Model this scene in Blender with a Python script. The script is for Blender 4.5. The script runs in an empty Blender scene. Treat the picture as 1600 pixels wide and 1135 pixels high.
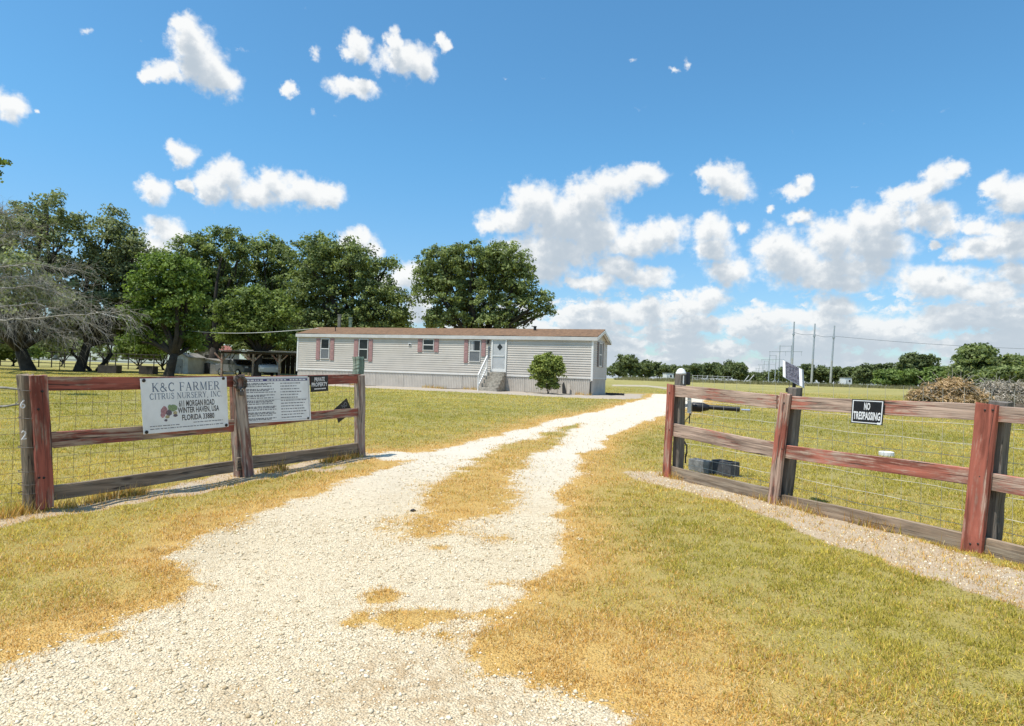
import bpy, math, random
import numpy as np
from mathutils import Vector, Matrix
random.seed(7)
RNG = np.random.default_rng(11)
SC = bpy.context.scene
COL = SC.collection
PI = math.pi

# ------------------------------------------------------------------ camera
F_PX, CX, CY = 1000.0, 800.0, 567.5           # focal length and centre in photograph pixels
PITCH, ROLL = math.atan(19.1 / 1000.0), math.atan(0.032)
EYE = Vector((0.0, 0.0, 1.5))
FW = Vector((0, math.cos(PITCH), math.sin(PITCH)))
UP0 = Vector((0, -math.sin(PITCH), math.cos(PITCH)))
RT0 = Vector((1, 0, 0))
CAM_R = RT0 * math.cos(ROLL) + UP0 * math.sin(ROLL)
CAM_U = -RT0 * math.sin(ROLL) + UP0 * math.cos(ROLL)
cam_data = bpy.data.cameras.new('camera')
cam_data.sensor_width = 36.0
cam_data.lens = 36.0 * F_PX / 1600.0
cam_data.clip_start = 0.05
cam_data.clip_end = 12000.0
cam = bpy.data.objects.new('camera', cam_data)
COL.objects.link(cam)
m = Matrix.Identity(4)
for i in range(3):
    m[i][0], m[i][1], m[i][2], m[i][3] = CAM_R[i], CAM_U[i], -FW[i], EYE[i]
cam.matrix_world = m
SC.camera = cam
SC.cycles.max_bounces = 5; SC.cycles.diffuse_bounces = 2; SC.cycles.glossy_bounces = 2; SC.cycles.transmission_bounces = 3; SC.cycles.transparent_max_bounces = 4

# ------------------------------------------------------------------ light
SUN_EL = math.radians(68.0)
SUN_AZ = math.atan2(-0.82, -0.57)             # compass-like angle, measured from +Y towards +X
SUN_DIR = Vector((math.sin(SUN_AZ) * math.cos(SUN_EL), math.cos(SUN_AZ) * math.cos(SUN_EL), math.sin(SUN_EL)))
sun_data = bpy.data.lights.new('sun', 'SUN')
sun_data.energy = 4.6
sun_data.angle = math.radians(0.53)
sun_data.color = (1.0, 0.955, 0.88)
sun = bpy.data.objects.new('sun', sun_data)
sun.rotation_euler = (-SUN_DIR).to_track_quat('-Z', 'Y').to_euler()
sun.location = (-20, -10, 60)
COL.objects.link(sun)

SC.view_settings.view_transform = 'Standard'
SC.view_settings.look = 'None'
SC.view_settings.exposure = 0.25
SC.view_settings.gamma = 1.0
SC.view_settings.use_curve_mapping = False

SKY_STRENGTH = 0.125
CLOUD_GAIN = 1.0
world = bpy.data.worlds.new('World')
SC.world = world
world.use_nodes = True

# ------------------------------------------------------------------ pixel -> place
def ray(px, py):
    u, v = (px - CX) / F_PX, (py - CY) / F_PX
    return (FW + CAM_R * u - CAM_U * v)

def gz(x, y):
    """height of the ground"""
    y = np.asarray(y, float); x = np.asarray(x, float)
    base = np.interp(y, [0, 4, 7, 10, 14, 20, 28, 34, 39, 46, 60, 100, 200, 420],
                     [0, 0, .025, .07, .15, .29, .44, .51, .53, .57, .69, 1.02, 1.33, 1.43])
    bump = .012 * np.sin(x * 1.7 + 1.3 * np.sin(y * .9)) * np.sin(y * 1.3 + .7) + .02 * np.sin(x * .37 + y * .23)
    return base + bump

def at(px, py, Y):
    d = ray(px, py)
    return EYE + d * (Y / d.y)

def ground_pt(px, py):
    d = ray(px, py)
    lo, hi = 0.5, None
    t, step = 0.5, 0.05
    while t < 900:
        p = EYE + d * t
        if p.z <= float(gz(p.x, p.y)):
            hi = t
            break
        lo = t
        t += step
        step *= 1.02
    if hi is None:
        hi = 900; lo = 899
    for _ in range(30):
        mid = (lo + hi) / 2
        p = EYE + d * mid
        if p.z <= float(gz(p.x, p.y)): hi = mid
        else: lo = mid
    return EYE + d * hi

def on_plane(px, py, P0, n):
    d = ray(px, py)
    return EYE + d * ((P0 - EYE).dot(n) / d.dot(n))

def height_at(P, py):
    """world Z of the point straight above or below P that shows at pixel row py"""
    lo, hi = -5.0, 60.0
    for _ in range(50):
        mid = (lo + hi) / 2
        q = Vector((P.x, P.y, mid)) - EYE
        v = CY - F_PX * q.dot(CAM_U) / q.dot(FW)
        if v > py: lo = mid
        else: hi = mid
    return lo

def pix(P):
    q = Vector(P) - EYE
    return (CX + F_PX * q.dot(CAM_R) / q.dot(FW), CY - F_PX * q.dot(CAM_U) / q.dot(FW))

# ------------------------------------------------------------------ node helpers
class NT:
    def __init__(self, tree): self.t = tree
    def n(self, kind, **kw):
        nd = self.t.nodes.new(kind)
        for k, v in kw.items():
            setattr(nd, k, v)
        return nd
    def put(self, sock, v):
        if isinstance(v, bpy.types.NodeSocket): self.t.links.new(v, sock)
        elif v is not None: sock.default_value = v
    def math(self, op, a, b=None, c=None, clamp=False):
        nd = self.n('ShaderNodeMath', operation=op, use_clamp=clamp)
        self.put(nd.inputs[0], a); self.put(nd.inputs[1], b); self.put(nd.inputs[2], c)
        return nd.outputs[0]
    def vm(self, op, a, b=None, out=0):
        nd = self.n('ShaderNodeVectorMath', operation=op)
        self.put(nd.inputs[0], a)
        if b is not None: self.put(nd.inputs[1], b)
        return nd.outputs[out]
    def noise(self, vec, scale, detail=3.0, rough=0.55, dist=0.0, out=0):
        nd = self.n('ShaderNodeTexNoise')
        self.put(nd.inputs['Vector'], vec)
        nd.inputs['Scale'].default_value = scale
        nd.inputs['Detail'].default_value = detail
        nd.inputs['Roughness'].default_value = rough
        nd.inputs['Distortion'].default_value = dist
        return nd.outputs[out]
    def step(self, v, a, b, lo=0.0, hi=1.0):
        nd = self.n('ShaderNodeMapRange', interpolation_type='SMOOTHSTEP')
        self.put(nd.inputs[0], v)
        nd.inputs[1].default_value = a; nd.inputs[2].default_value = b
        nd.inputs[3].default_value = lo; nd.inputs[4].default_value = hi
        return nd.outputs[0]
    def lin(self, v, a, b, lo=0.0, hi=1.0):
        nd = self.n('ShaderNodeMapRange')
        self.put(nd.inputs[0], v)
        nd.inputs[1].default_value = a; nd.inputs[2].default_value = b
        nd.inputs[3].default_value = lo; nd.inputs[4].default_value = hi
        return nd.outputs[0]
    def mix(self, f, a, b, blend='MIX'):
        nd = self.n('ShaderNodeMix', data_type='RGBA', blend_type=blend)
        self.put(nd.inputs[0], f)
        for s, v in ((nd.inputs[6], a), (nd.inputs[7], b)):
            if isinstance(v, tuple) and len(v) == 3: v = (*v, 1.0)
            self.put(s, v)
        return nd.outputs[2]
    def combine(self, x, y, z):
        nd = self.n('ShaderNodeCombineXYZ')
        self.put(nd.inputs[0], x); self.put(nd.inputs[1], y); self.put(nd.inputs[2], z)
        return nd.outputs[0]
    def sep(self, v):
        nd = self.n('ShaderNodeSeparateXYZ'); self.put(nd.inputs[0], v)
        return nd.outputs

# ------------------------------------------------------------------ sky with fair-weather cumulus
# each cloud is a handful of soft lobes: (px, py, half width, half height) measured in the photograph,
# turned here into compass and elevation angles on the sky
LOBES = [
 (292,40,24,20),(300,72,36,30),(318,105,46,32),(345,128,36,24),(262,116,36,16),(240,118,20,10),
 (12,165,34,26),(60,172,10,8,.5),
 (562,72,24,18),(540,84,16,16,.7),(612,66,14,20),(632,96,46,24),(660,104,24,20),(694,68,14,11),(496,86,16,22,.42),
 (548,140,42,15),(570,134,24,10),(452,140,12,11),(1072,100,16,12,.5),(1052,116,14,9,.45),(992,98,12,9,.3),(134,50,26,12,.38),(490,180,14,24,.3),
 (284,240,26,20),(274,230,18,16,.7),(240,298,28,20),(228,290,14,10),
 (352,275,34,26),(330,295,34,20),(400,300,56,24),(432,285,32,22),(470,300,44,26),(510,303,32,20),(290,290,14,8),(500,315,30,12),
 (262,368,34,28),(240,395,34,26),(222,410,30,18),
 (560,378,30,20),(580,390,20,14),(640,430,34,24),(655,480,30,26),(610,440,26,20),
 (836,322,48,34),(800,345,46,22),(880,345,70,46),(922,308,46,36),(960,288,44,26),(1005,276,40,18),(768,352,28,14),
 (870,390,70,30),(930,370,50,40),(850,420,50,24),(820,395,60,26),
 (1020,372,54,26),(1050,360,26,22),(985,385,36,20),
 (966,420,36,24),(1010,436,42,18),(930,440,40,18),(900,440,26,12),
 (1128,276,32,24),(1150,295,28,26),(1110,272,24,18),
 (1242,296,36,14,.85),(1258,288,16,12),(1208,330,12,11,.7),(1254,338,32,13,.75),
 (1108,360,30,26),(1116,390,34,26),(1140,425,44,24),(1160,350,24,14,.6),
 (1214,385,44,32),(1240,410,60,36),(1300,375,50,34),(1345,350,36,26),(1376,345,40,24),(1370,385,56,30),(1320,420,90,26),
 (1300,440,70,16),
 (1400,310,30,18),(1430,305,34,20),(1462,285,34,22),(1486,272,22,16),(1440,335,50,22),(1480,355,36,14),
 (1558,290,22,22),(1585,310,36,30),(1530,350,30,15),(1575,355,40,14),
 (1545,385,60,24),(1590,380,60,34),(1500,395,30,16),
 (1440,440,56,24),(1480,450,70,26),(1540,455,60,24),(1590,430,40,20),(1460,380,14,10),
 (1085,475,44,20),(1110,465,30,14),(1020,485,70,18),(960,490,80,18),(900,486,40,12),
 (1210,495,60,16),(1180,505,60,18),(1260,500,50,18),(1300,480,40,24),(1320,510,70,24),
 (1480,500,90,22),(1560,505,70,18),(1390,515,70,22),
]
def build_sky():
    t = world.node_tree
    for n in list(t.nodes): t.nodes.remove(n)
    N = NT(t)
    out = N.n('ShaderNodeOutputWorld')
    bg = N.n('ShaderNodeBackground')
    bg.inputs['Strength'].default_value = SKY_STRENGTH
    sky = N.n('ShaderNodeTexSky', sky_type='NISHITA')
    sky.sun_disc = False
    sky.sun_elevation = SUN_EL
    sky.sun_rotation = SUN_AZ
    sky.air_density = 1.0
    sky.dust_density = 0.6
    sky.ozone_density = 2.0
    # field of the clouds as a group: position -> density
    g = bpy.data.node_groups.new('cloud_field', 'ShaderNodeTree')
    g.interface.new_socket('P', in_out='INPUT', socket_type='NodeSocketVector')
    g.interface.new_socket('D', in_out='OUTPUT', socket_type='NodeSocketFloat')
    M = NT(g)
    gi = M.n('NodeGroupInput'); go = M.n('NodeGroupOutput')
    P0 = gi.outputs[0]
    w1 = M.vm('SUBTRACT', M.noise(P0, 2.3, 5, .62, out=1), (.5, .5, .5))
    w2 = M.vm('SUBTRACT', M.noise(P0, 11.0, 3, .6, out=1), (.5, .5, .5))
    P = M.vm('ADD', P0, M.vm('MULTIPLY', w1, (.48, .40, 0)))
    P = M.vm('ADD', P, M.vm('MULTIPLY', w2, (.07, .07, 0)))
    acc = None
    for (px, py, rx, ry, *wt) in LOBES:
        d = ray(px, py).normalized()
        az, el = math.atan2(d.x, d.y) * 10, math.asin(d.z) * 10
        ca = math.cos(math.atan2(d.x, d.y))
        kx = rx / 100.0 * ca * ca * 1.15
        ky = ry / 100.0 * ca * 1.15
        q = M.vm('MULTIPLY', M.vm('SUBTRACT', P, (az, el, 0)), (1 / kx, 1 / ky, 0))
        f = M.math('SUBTRACT', wt[0] if wt else 1.0, M.vm('LENGTH', q, out=1))
        if acc is None: acc = f
        else:
            nd = M.n('ShaderNodeMath', operation='SMOOTH_MAX')
            M.put(nd.inputs[0], acc); M.put(nd.inputs[1], f); nd.inputs[2].default_value = .22
            acc = nd.outputs[0]
    s = M.sep(P0)
    # deck of flat cumulus low over the horizon, and scattered cumulus elsewhere in the sky
    Q = M.vm('MULTIPLY', P, (.62, 1.7, 1))
    deck = M.math('MULTIPLY_ADD', M.noise(Q, 2.1, 5, .55), 4.4, -1.55)
    e_low = M.math('MULTIPLY', M.step(s[1], 1.75, .75), M.step(s[0], -3.0, 1.0))
    deck = M.math('ADD', deck, M.math('MULTIPLY_ADD', e_low, 1.6, -1.6))
    scat = M.math('MULTIPLY_ADD', M.noise(M.vm('MULTIPLY', P, (.8, 1.3, 1)), .75, 5, .55), 6.0, -3.5)
    away = M.math('MAXIMUM', M.step(M.math('ABSOLUTE', s[0]), 6.9, 8.4), M.step(s[1], 5.6, 6.6))
    scat = M.math('ADD', scat, M.math('MULTIPLY_ADD', away, 3.0, -3.0))
    acc = M.math('MAXIMUM', acc, M.math('MAXIMUM', deck, scat))
    fine = M.math('SUBTRACT', M.noise(P0, 5.5, 6, .56), .5)
    acc = M.math('MULTIPLY_ADD', fine, 1.05, acc)
    M.put(go.inputs[0], acc)
    # directions
    tc = N.n('ShaderNodeTexCoord')
    dv = N.vm('NORMALIZE', tc.outputs['Generated'])
    s = N.sep(dv)
    az = N.math('MULTIPLY', N.math('ARCTAN2', s[0], s[1]), 10.0)
    el = N.math('MULTIPLY', N.math('ARCSINE', s[2]), 10.0)
    PV = N.combine(az, el, 0.0)
    def field(off):
        nd = N.n('ShaderNodeGroup'); nd.node_tree = g
        N.put(nd.inputs[0], N.vm('ADD', PV, off) if off else PV)
        return nd.outputs[0]
    f0 = field(None)
    cover = N.step(f0, -.09, .54)
    # light reaching this point: how much cloud lies between it and the sun
    acc = None
    for off, wt in (((-.025, .10, 0), .8), ((-.05, .24, 0), 1.0), ((-.08, .44, 0), .8)):
        c = N.math('MULTIPLY', N.step(field(off), .05, 1.15), wt)
        acc = c if acc is None else N.math('ADD', acc, c)
    l = N.math('POWER', 2.718, N.math('MULTIPLY', acc, -1.2))
    shade = N.mix(N.step(l, .04, .72), (3.5, 4.0, 4.5), (6.6, 6.65, 6.6))
    low = N.step(el, 1.5, .1)
    shade = N.mix(N.math('MULTIPLY', low, .42), shade, (4.2, 4.75, 5.3))
    tint = N.mix(N.step(el, .2, 3.6), (.74, .90, 1.03), (.64, 1.13, 1.27))
    blue = N.mix(1.0, sky.outputs[0], tint, 'MULTIPLY')
    colr = N.mix(N.math('MULTIPLY', cover, .97), blue, shade)
    # below the horizon: dull ground light
    N.put(bg.inputs['Color'], colr)
    t.links.new(bg.outputs[0], out.inputs['Surface'])
build_sky()
world.cycles.sampling_method = 'MANUAL'
world.cycles.sample_map_resolution = 512
# ------------------------------------------------------------------ objects: naming, parenting, meshes
def thing(name, label, cat, loc=(0, 0, 0), group=None):
    o = bpy.data.objects.new(name, None)
    o.empty_display_size = .2
    COL.objects.link(o)
    o.location = loc
    o['label'] = label; o['category'] = cat
    if group: o['group'] = group
    return o
def tag(o, label, cat, group=None):
    o['label'] = label; o['category'] = cat
    if group: o['group'] = group
    return o
def structure(o):
    o['kind'] = 'structure'
    return o
def root_of(o):
    p = Vector((0, 0, 0))
    while o is not None:
        p += o.location
        o = o.parent
    return p
def link_mesh(name, me, mat, parent=None, world_mesh=True, label=None, kind=None):
    if mat is not None and len(me.materials) == 0: me.materials.append(mat)
    o = bpy.data.objects.new(name, me)
    COL.objects.link(o)
    if parent is not None:
        o.parent = parent
    if label: o['label'] = label
    if kind: o['kind'] = kind
    return o

class MB:
    """collects shapes in world coordinates and links them as ONE mesh object"""
    def __init__(self): self.v = []; self.f = []; self.c = []
    def add(self, vs, fs, col=None):
        b = len(self.v)
        self.v += [tuple(p) for p in vs]
        self.f += [tuple(i + b for i in f) for f in fs]
        if col is not None: self.c += [col] * len(vs)
    def box(self, c, size, axes=None):
        ax = axes or (Vector((1, 0, 0)), Vector((0, 1, 0)), Vector((0, 0, 1)))
        c = Vector(c); h = [s / 2 for s in size]
        vs = [c + ax[0] * (sx * h[0]) + ax[1] * (sy * h[1]) + ax[2] * (sz * h[2]) for sx in (-1, 1) for sy in (-1, 1) for sz in (-1, 1)]
        fs = [(0, 1, 3, 2), (4, 6, 7, 5), (0, 4, 5, 1), (2, 3, 7, 6), (0, 2, 6, 4), (1, 5, 7, 3)]
        if ax[0].cross(ax[1]).dot(ax[2]) < 0: fs = [f[::-1] for f in fs]
        self.add(vs, fs)
        return self
    def tube(self, pts, rad, sides=6, cap=True, col=None):
        pts = [Vector(p) for p in pts]
        n = len(pts)
        rad = rad if isinstance(rad, (list, tuple)) else [rad] * n
        vs = []
        for i, p in enumerate(pts):
            d = (pts[min(i + 1, n - 1)] - pts[max(i - 1, 0)])
            d = d.normalized() if d.length > 1e-9 else Vector((0, 0, 1))
            a = d.cross(Vector((0, 0, 1)) if abs(d.z) < .9 else Vector((1, 0, 0))).normalized()
            b = d.cross(a)
            for k in range(sides):
                t = 2 * PI * k / sides
                vs.append(p + a * (math.cos(t) * rad[i]) + b * (math.sin(t) * rad[i]))
        fs = []
        for i in range(n - 1):
            for k in range(sides):
                k2 = (k + 1) % sides
                fs.append((i * sides + k, i * sides + k2, (i + 1) * sides + k2, (i + 1) * sides + k))
        if cap and sides > 2:
            fs.append(tuple(range(sides))[::-1])
            fs.append(tuple((n - 1) * sides + k for k in range(sides)))
        self.add(vs, fs, col)
        return self
    def quad(self, a, b, c, d):
        self.add([a, b, c, d], [(0, 1, 2, 3)])
        return self
    def prism(self, poly, ext):
        """closed polygon (list of points) pushed along ext"""
        n = len(poly); ext = Vector(ext)
        vs = [Vector(p) for p in poly] + [Vector(p) + ext for p in poly]
        fs = [tuple(range(n))[::-1], tuple(range(n, 2 * n))]
        for i in range(n):
            j = (i + 1) % n
            fs.append((i, j, n + j, n + i))
        self.add(vs, fs)
        return self
    def lathe(self, c, prof, sides=16, axis=Vector((0, 0, 1))):
        axis = axis.normalized()
        a = axis.cross(Vector((0, 0, 1)) if abs(axis.z) < .9 else Vector((1, 0, 0))).normalized()
        b = axis.cross(a); c = Vector(c)
        vs, fs = [], []
        for (r, h) in prof:
            for k in range(sides):
                t = 2 * PI * k / sides
                vs.append(c + axis * h + a * (r * math.cos(t)) + b * (r * math.sin(t)))
        for i in range(len(prof) - 1):
            for k in range(sides):
                k2 = (k + 1) % sides
                fs.append((i * sides + k, i * sides + k2, (i + 1) * sides + k2, (i + 1) * sides + k))
        fs.append(tuple(range(sides))[::-1]); fs.append(tuple((len(prof) - 1) * sides + k for k in range(sides)))
        self.add(vs, fs)
        return self
    def build(self, name, mat, parent=None, label=None, kind=None, smooth=False, bevel=0.0):
        off = root_of(parent) if parent is not None else Vector((0, 0, 0))
        me = bpy.data.meshes.new(name)
        me.from_pydata([(p[0] - off.x, p[1] - off.y, p[2] - off.z) for p in self.v], [], self.f)
        if self.c and len(self.c) == len(self.v):
            at_ = me.attributes.new('rnd', 'FLOAT', 'POINT')
            at_.data.foreach_set('value', np.array(self.c, np.float32))
        if smooth: me.polygons.foreach_set('use_smooth', [True] * len(me.polygons))
        me.update()
        if bevel:
            import bmesh
            bm = bmesh.new(); bm.from_mesh(me)
            bmesh.ops.recalc_face_normals(bm, faces=bm.faces)
            bmesh.ops.bevel(bm, geom=bm.edges[:], offset=bevel, segments=1, affect='EDGES', profile=.5)
            bm.to_mesh(me); bm.free()
        return link_mesh(name, me, mat, parent, label=label, kind=kind)

def np_mesh(name, V, faces, mat, attrs=None, smooth=False):
    """V (n,3), faces (m,k) all the same size"""
    me = bpy.data.meshes.new(name)
    n, mcount, k = len(V), len(faces), faces.shape[1]
    me.vertices.add(n)
    me.vertices.foreach_set('co', V.astype(np.float32).ravel())
    me.loops.add(mcount * k)
    me.loops.foreach_set('vertex_index', faces.astype(np.int32).ravel())
    me.polygons.add(mcount)
    me.polygons.foreach_set('loop_start', (np.arange(mcount) * k).astype(np.int32))
    if smooth: me.polygons.foreach_set('use_smooth', np.ones(mcount, bool))
    for nm, (typ, arr) in (attrs or {}).items():
        a = me.attributes.new(nm, typ, 'POINT')
        a.data.foreach_set('color' if typ == 'FLOAT_COLOR' else 'value', arr.astype(np.float32).ravel())
    me.update(calc_edges=True)
    if mat is not None: me.materials.append(mat)
    return me

def grain_beam(name, mat, A, B, wdir, width, thick, parent, seed=0, warp=.006, label=None, taper=1.0, nseg=10, ends=0.01):
    """sawn board from A to B (centre line); local X runs along the grain; wdir = direction of the width"""
    A, B = Vector(A), Vector(B)
    L = (B - A).length
    ex = (B - A).normalized()
    ez = (wdir - ex * wdir.dot(ex)).normalized()
    ey = ez.cross(ex)
    rg = random.Random(seed)
    c = min(width, thick) * .09
    hw, ht = width / 2, thick / 2
    prof = [(-ht + c, -hw), (ht - c, -hw), (ht, -hw + c), (ht, hw - c), (ht - c, hw), (-ht + c, hw), (-ht, hw - c), (-ht, -hw + c)]
    vs, fs = [], []
    ph = [rg.uniform(0, 6) for _ in range(4)]
    for i in range(nseg + 1):
        t = i / nseg
        x = t * L
        oy = warp * math.sin(t * 5 + ph[0]) + rg.uniform(-1, 1) * warp * .15
        oz = warp * math.sin(t * 4 + ph[1]) + rg.uniform(-1, 1) * warp * .15
        s = 1 + (taper - 1) * t
        for (y, z) in prof:
            jx = rg.uniform(-ends, ends) if i in (0, nseg) else 0
            vs.append((x + jx, y * s + oy + rg.uniform(-1, 1) * c * .25, z * s + oz + rg.uniform(-1, 1) * c * .5))
    for i in range(nseg):
        for k in range(8):
            k2 = (k + 1) % 8
            fs.append((i * 8 + k, i * 8 + k2, (i + 1) * 8 + k2, (i + 1) * 8 + k))
    fs.append(tuple(range(8))[::-1]); fs.append(tuple(nseg * 8 + k for k in range(8)))
    me = bpy.data.meshes.new(name)
    me.from_pydata(vs, [], fs); me.update()
    o = link_mesh(name, me, mat, parent, label=label)
    off = root_of(parent) if parent is not None else Vector((0, 0, 0))
    M4 = Matrix.Identity(4)
    for i in range(3):
        M4[i][0], M4[i][1], M4[i][2], M4[i][3] = ex[i], ey[i], ez[i], A[i] - off[i]
    o.matrix_local = M4
    return o

# ------------------------------------------------------------------ materials
MAT = {}
def new_mat(name):
    mt = bpy.data.materials.new(name)
    mt.use_nodes = True
    t = mt.node_tree
    b = t.nodes['Principled BSDF']
    MAT[name] = mt
    return mt, NT(t), b
def setc(N, b, c):
    if isinstance(c, tuple): c = (*c, 1.0) if len(c) == 3 else c
    N.put(b.inputs['Base Color'], c)
def plain(name, col, rough=.6, var=.18, scale=6.0, bump=0.0, metal=0.0, bscale=None, spec=.4, dirt=None):
    mt, N, b = new_mat(name)
    tc = N.n('ShaderNodeTexCoord').outputs['Object']
    f = N.noise(tc, scale, 5, .6)
    d = tuple(c * (1 - var) for c in col); u = tuple(min(1, c * (1 + var)) for c in col)
    c = N.mix(N.step(f, .3, .7), d, u)
    if dirt:
        c = N.mix(N.step(N.noise(tc, scale * .35, 5, .7), .52, .72, 0, .8), c, dirt)
    setc(N, b, c)
    b.inputs['Roughness'].default_value = rough
    b.inputs['Metallic'].default_value = metal
    b.inputs['Specular IOR Level'].default_value = spec
    if bump:
        bp = N.n('ShaderNodeBump'); bp.inputs['Strength'].default_value = bump
        bp.inputs['Distance'].default_value = .02
        N.put(bp.inputs['Height'], N.noise(tc, bscale or scale * 5, 4, .6))
        N.put(b.inputs['Normal'], bp.outputs[0])
    return mt
def wood(name, paint, grey, wear, dark=(.05, .04, .035)):
    """sawn board: grain along local X; paint worn away by 'wear'"""
    mt, N, b = new_mat(name)
    oi = N.n('ShaderNodeObjectInfo')
    tc = N.n('ShaderNodeTexCoord').outputs['Object']
    p = N.vm('ADD', tc, N.vm('MULTIPLY', N.combine(oi.outputs['Random'], oi.outputs['Random'], oi.outputs['Random']), (37., 11., 23.)))
    g1 = N.noise(N.vm('MULTIPLY', p, (1.6, 30., 30.)), 1.0, 5, .65, .6)
    g2 = N.noise(N.vm('MULTIPLY', p, (.9, 9., 9.)), 1.0, 4, .6, 1.2)
    big = N.noise(N.vm('MULTIPLY', p, (1.1, 3., 3.)), 1.4, 5, .7)
    worn_off = N.math('MULTIPLY', N.math('SUBTRACT', oi.outputs['Random'], .5), .16)
    woodc = N.mix(N.step(g1, .3, .7), tuple(c * .42 for c in grey), tuple(c * 1.4 for c in grey))
    pc = N.mix(N.step(g2, .35, .65), tuple(c * .55 for c in paint), tuple(min(1, c * 1.25) for c in paint))
    worn = N.math('ADD', N.math('ADD', N.math('MULTIPLY', g1, .55), N.math('MULTIPLY', big, .75)), worn_off)
    c = N.mix(N.step(worn, .80 - wear * .3 - .07, .80 - wear * .3 + .09), pc, woodc)
    # cracks and knots
    cr = N.noise(N.vm('MULTIPLY', p, (1.2, 46., 46.)), 1.0, 3, .5, .9)
    c = N.mix(N.math('MULTIPLY', N.step(cr, .60, .68), .85), c, dark)
    vo = N.n('ShaderNodeTexVoronoi'); vo.inputs['Scale'].default_value = 1.0
    N.put(vo.inputs['Vector'], N.vm('MULTIPLY', p, (1.7, 6., 6.)))
    kn = N.step(vo.outputs['Distance'], .16, .07)
    c = N.mix(N.math('MULTIPLY', kn, .7), c, dark)
    setc(N, b, c)
    b.inputs['Roughness'].default_value = .85
    b.inputs['Specular IOR Level'].default_value = .2
    bp = N.n('ShaderNodeBump'); bp.inputs['Strength'].default_value = .55; bp.inputs['Distance'].default_value = .012
    N.put(bp.inputs['Height'], N.math('SUBTRACT', g1, N.math('MULTIPLY', N.step(cr, .62, .72), .8)))
    N.put(b.inputs['Normal'], bp.outputs[0])
    return mt
def leafmat(name, dark, light, trans=.4):
    mt = bpy.data.materials.new(name); mt.use_nodes = True
    t = mt.node_tree; N = NT(t)
    t.nodes.remove(t.nodes['Principled BSDF'])
    a = N.n('ShaderNodeAttribute', attribute_name='rnd').outputs['Fac']
    c = N.mix(a, dark, light)
    df = N.n('ShaderNodeBsdfPrincipled'); N.put(df.inputs['Base Color'], c)
    df.inputs['Roughness'].default_value = .6; df.inputs['Specular IOR Level'].default_value = .25
    tr = N.n('ShaderNodeBsdfTranslucent'); N.put(tr.inputs['Color'], N.mix(1.0, c, (1.1, 1.15, .6), 'MULTIPLY'))
    mx = N.n('ShaderNodeMixShader'); mx.inputs[0].default_value = trans
    t.links.new(df.outputs[0], mx.inputs[1]); t.links.new(tr.outputs[0], mx.inputs[2])
    t.links.new(mx.outputs[0], t.nodes['Material Output'].inputs[0])
    MAT[name] = mt
    return mt

RED_POST = wood('red_painted_post', (.375, .118, .08), (.40, .27, .205), .47)
RED_RAIL = wood('worn_red_rail', (.42, .14, .095), (.42, .30, .23), .56)
DULL_RED = wood('dull_red_board', (.31, .095, .068), (.34, .25, .19), .45)
GREY_WOOD = wood('grey_weathered_wood', (.31, .225, .155), (.26, .205, .15), .6)
BROWN_POST = wood('brown_grey_post', (.30, .15, .115), (.34, .28, .23), .55)
DARK_POST = wood('dark_weathered_post', (.17, .145, .12), (.20, .175, .15), .5)
GREEN_POST = wood('treated_green_wood', (.17, .23, .18), (.25, .25, .20), .35)
WIRE = plain('galvanised_wire', (.52, .49, .40), .45, .2, 4)
RUST_WIRE = plain('dark_rusty_wire', (.10, .085, .07), .7, .3, 4)
NAIL = plain('dark_iron', (.025, .022, .02), .6, .3, 30)
BLACK_PLASTIC = plain('black_plastic', (.018, .018, .02), .38, .2, 9)
WHITE_PAINT = plain('white_paint', (.74, .73, .71), .45, .06, 2, dirt=(.55, .52, .47))
SILVER = plain('bright_metal', (.72, .72, .72), .25, .05, 3, metal=.9)
CONCRETE = plain('grey_concrete', (.21, .21, .205), .9, .3, 9, bump=.5, dirt=(.11, .10, .09))
STONE = plain('white_limestone', (.60, .55, .47), .9, .2, 14, bump=.4)
# ------------------------------------------------------------------ where the mobile home stands
HOUSE_A = at(924, 617, 36.5)                    # near right corner at ground level
HOUSE_A = Vector((HOUSE_A.x, HOUSE_A.y, float(gz(HOUSE_A.x, HOUSE_A.y))))
H_EX = Vector((-.9475, .3197, 0)).normalized()  # along the front, to the left
H_EY = Vector((.3197, .9475, 0)).normalized()   # into the depth of the house
H_LEN = 20.0
# ------------------------------------------------------------------ ground, driveway, turf
def gpoly(pts): return np.array([[p.x, p.y] for p in (ground_pt(*q) for q in pts)])
def sdist(X, Y, poly, closed=True):
    """signed distance to a polygon, positive inside"""
    n = len(poly)
    D = np.full(X.shape, 1e9); inside = np.zeros(X.shape, bool)
    for i in range(n if closed else n - 1):
        ax, ay = poly[i]; bx, by = poly[(i + 1) % n]
        ex, ey = bx - ax, by - ay
        wx, wy = X - ax, Y - ay
        t = np.clip((wx * ex + wy * ey) / (ex * ex + ey * ey + 1e-12), 0, 1)
        D = np.minimum(D, (wx - ex * t) ** 2 + (wy - ey * t) ** 2)
        if closed:
            c = ((ay > Y) != (by > Y)) & (X < (bx - ax) * (Y - ay) / ((by - ay) if abs(by - ay) > 1e-12 else 1e-12) + ax)
            inside ^= c
    D = np.sqrt(D)
    return np.where(inside, D, -D) if closed else D

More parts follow.
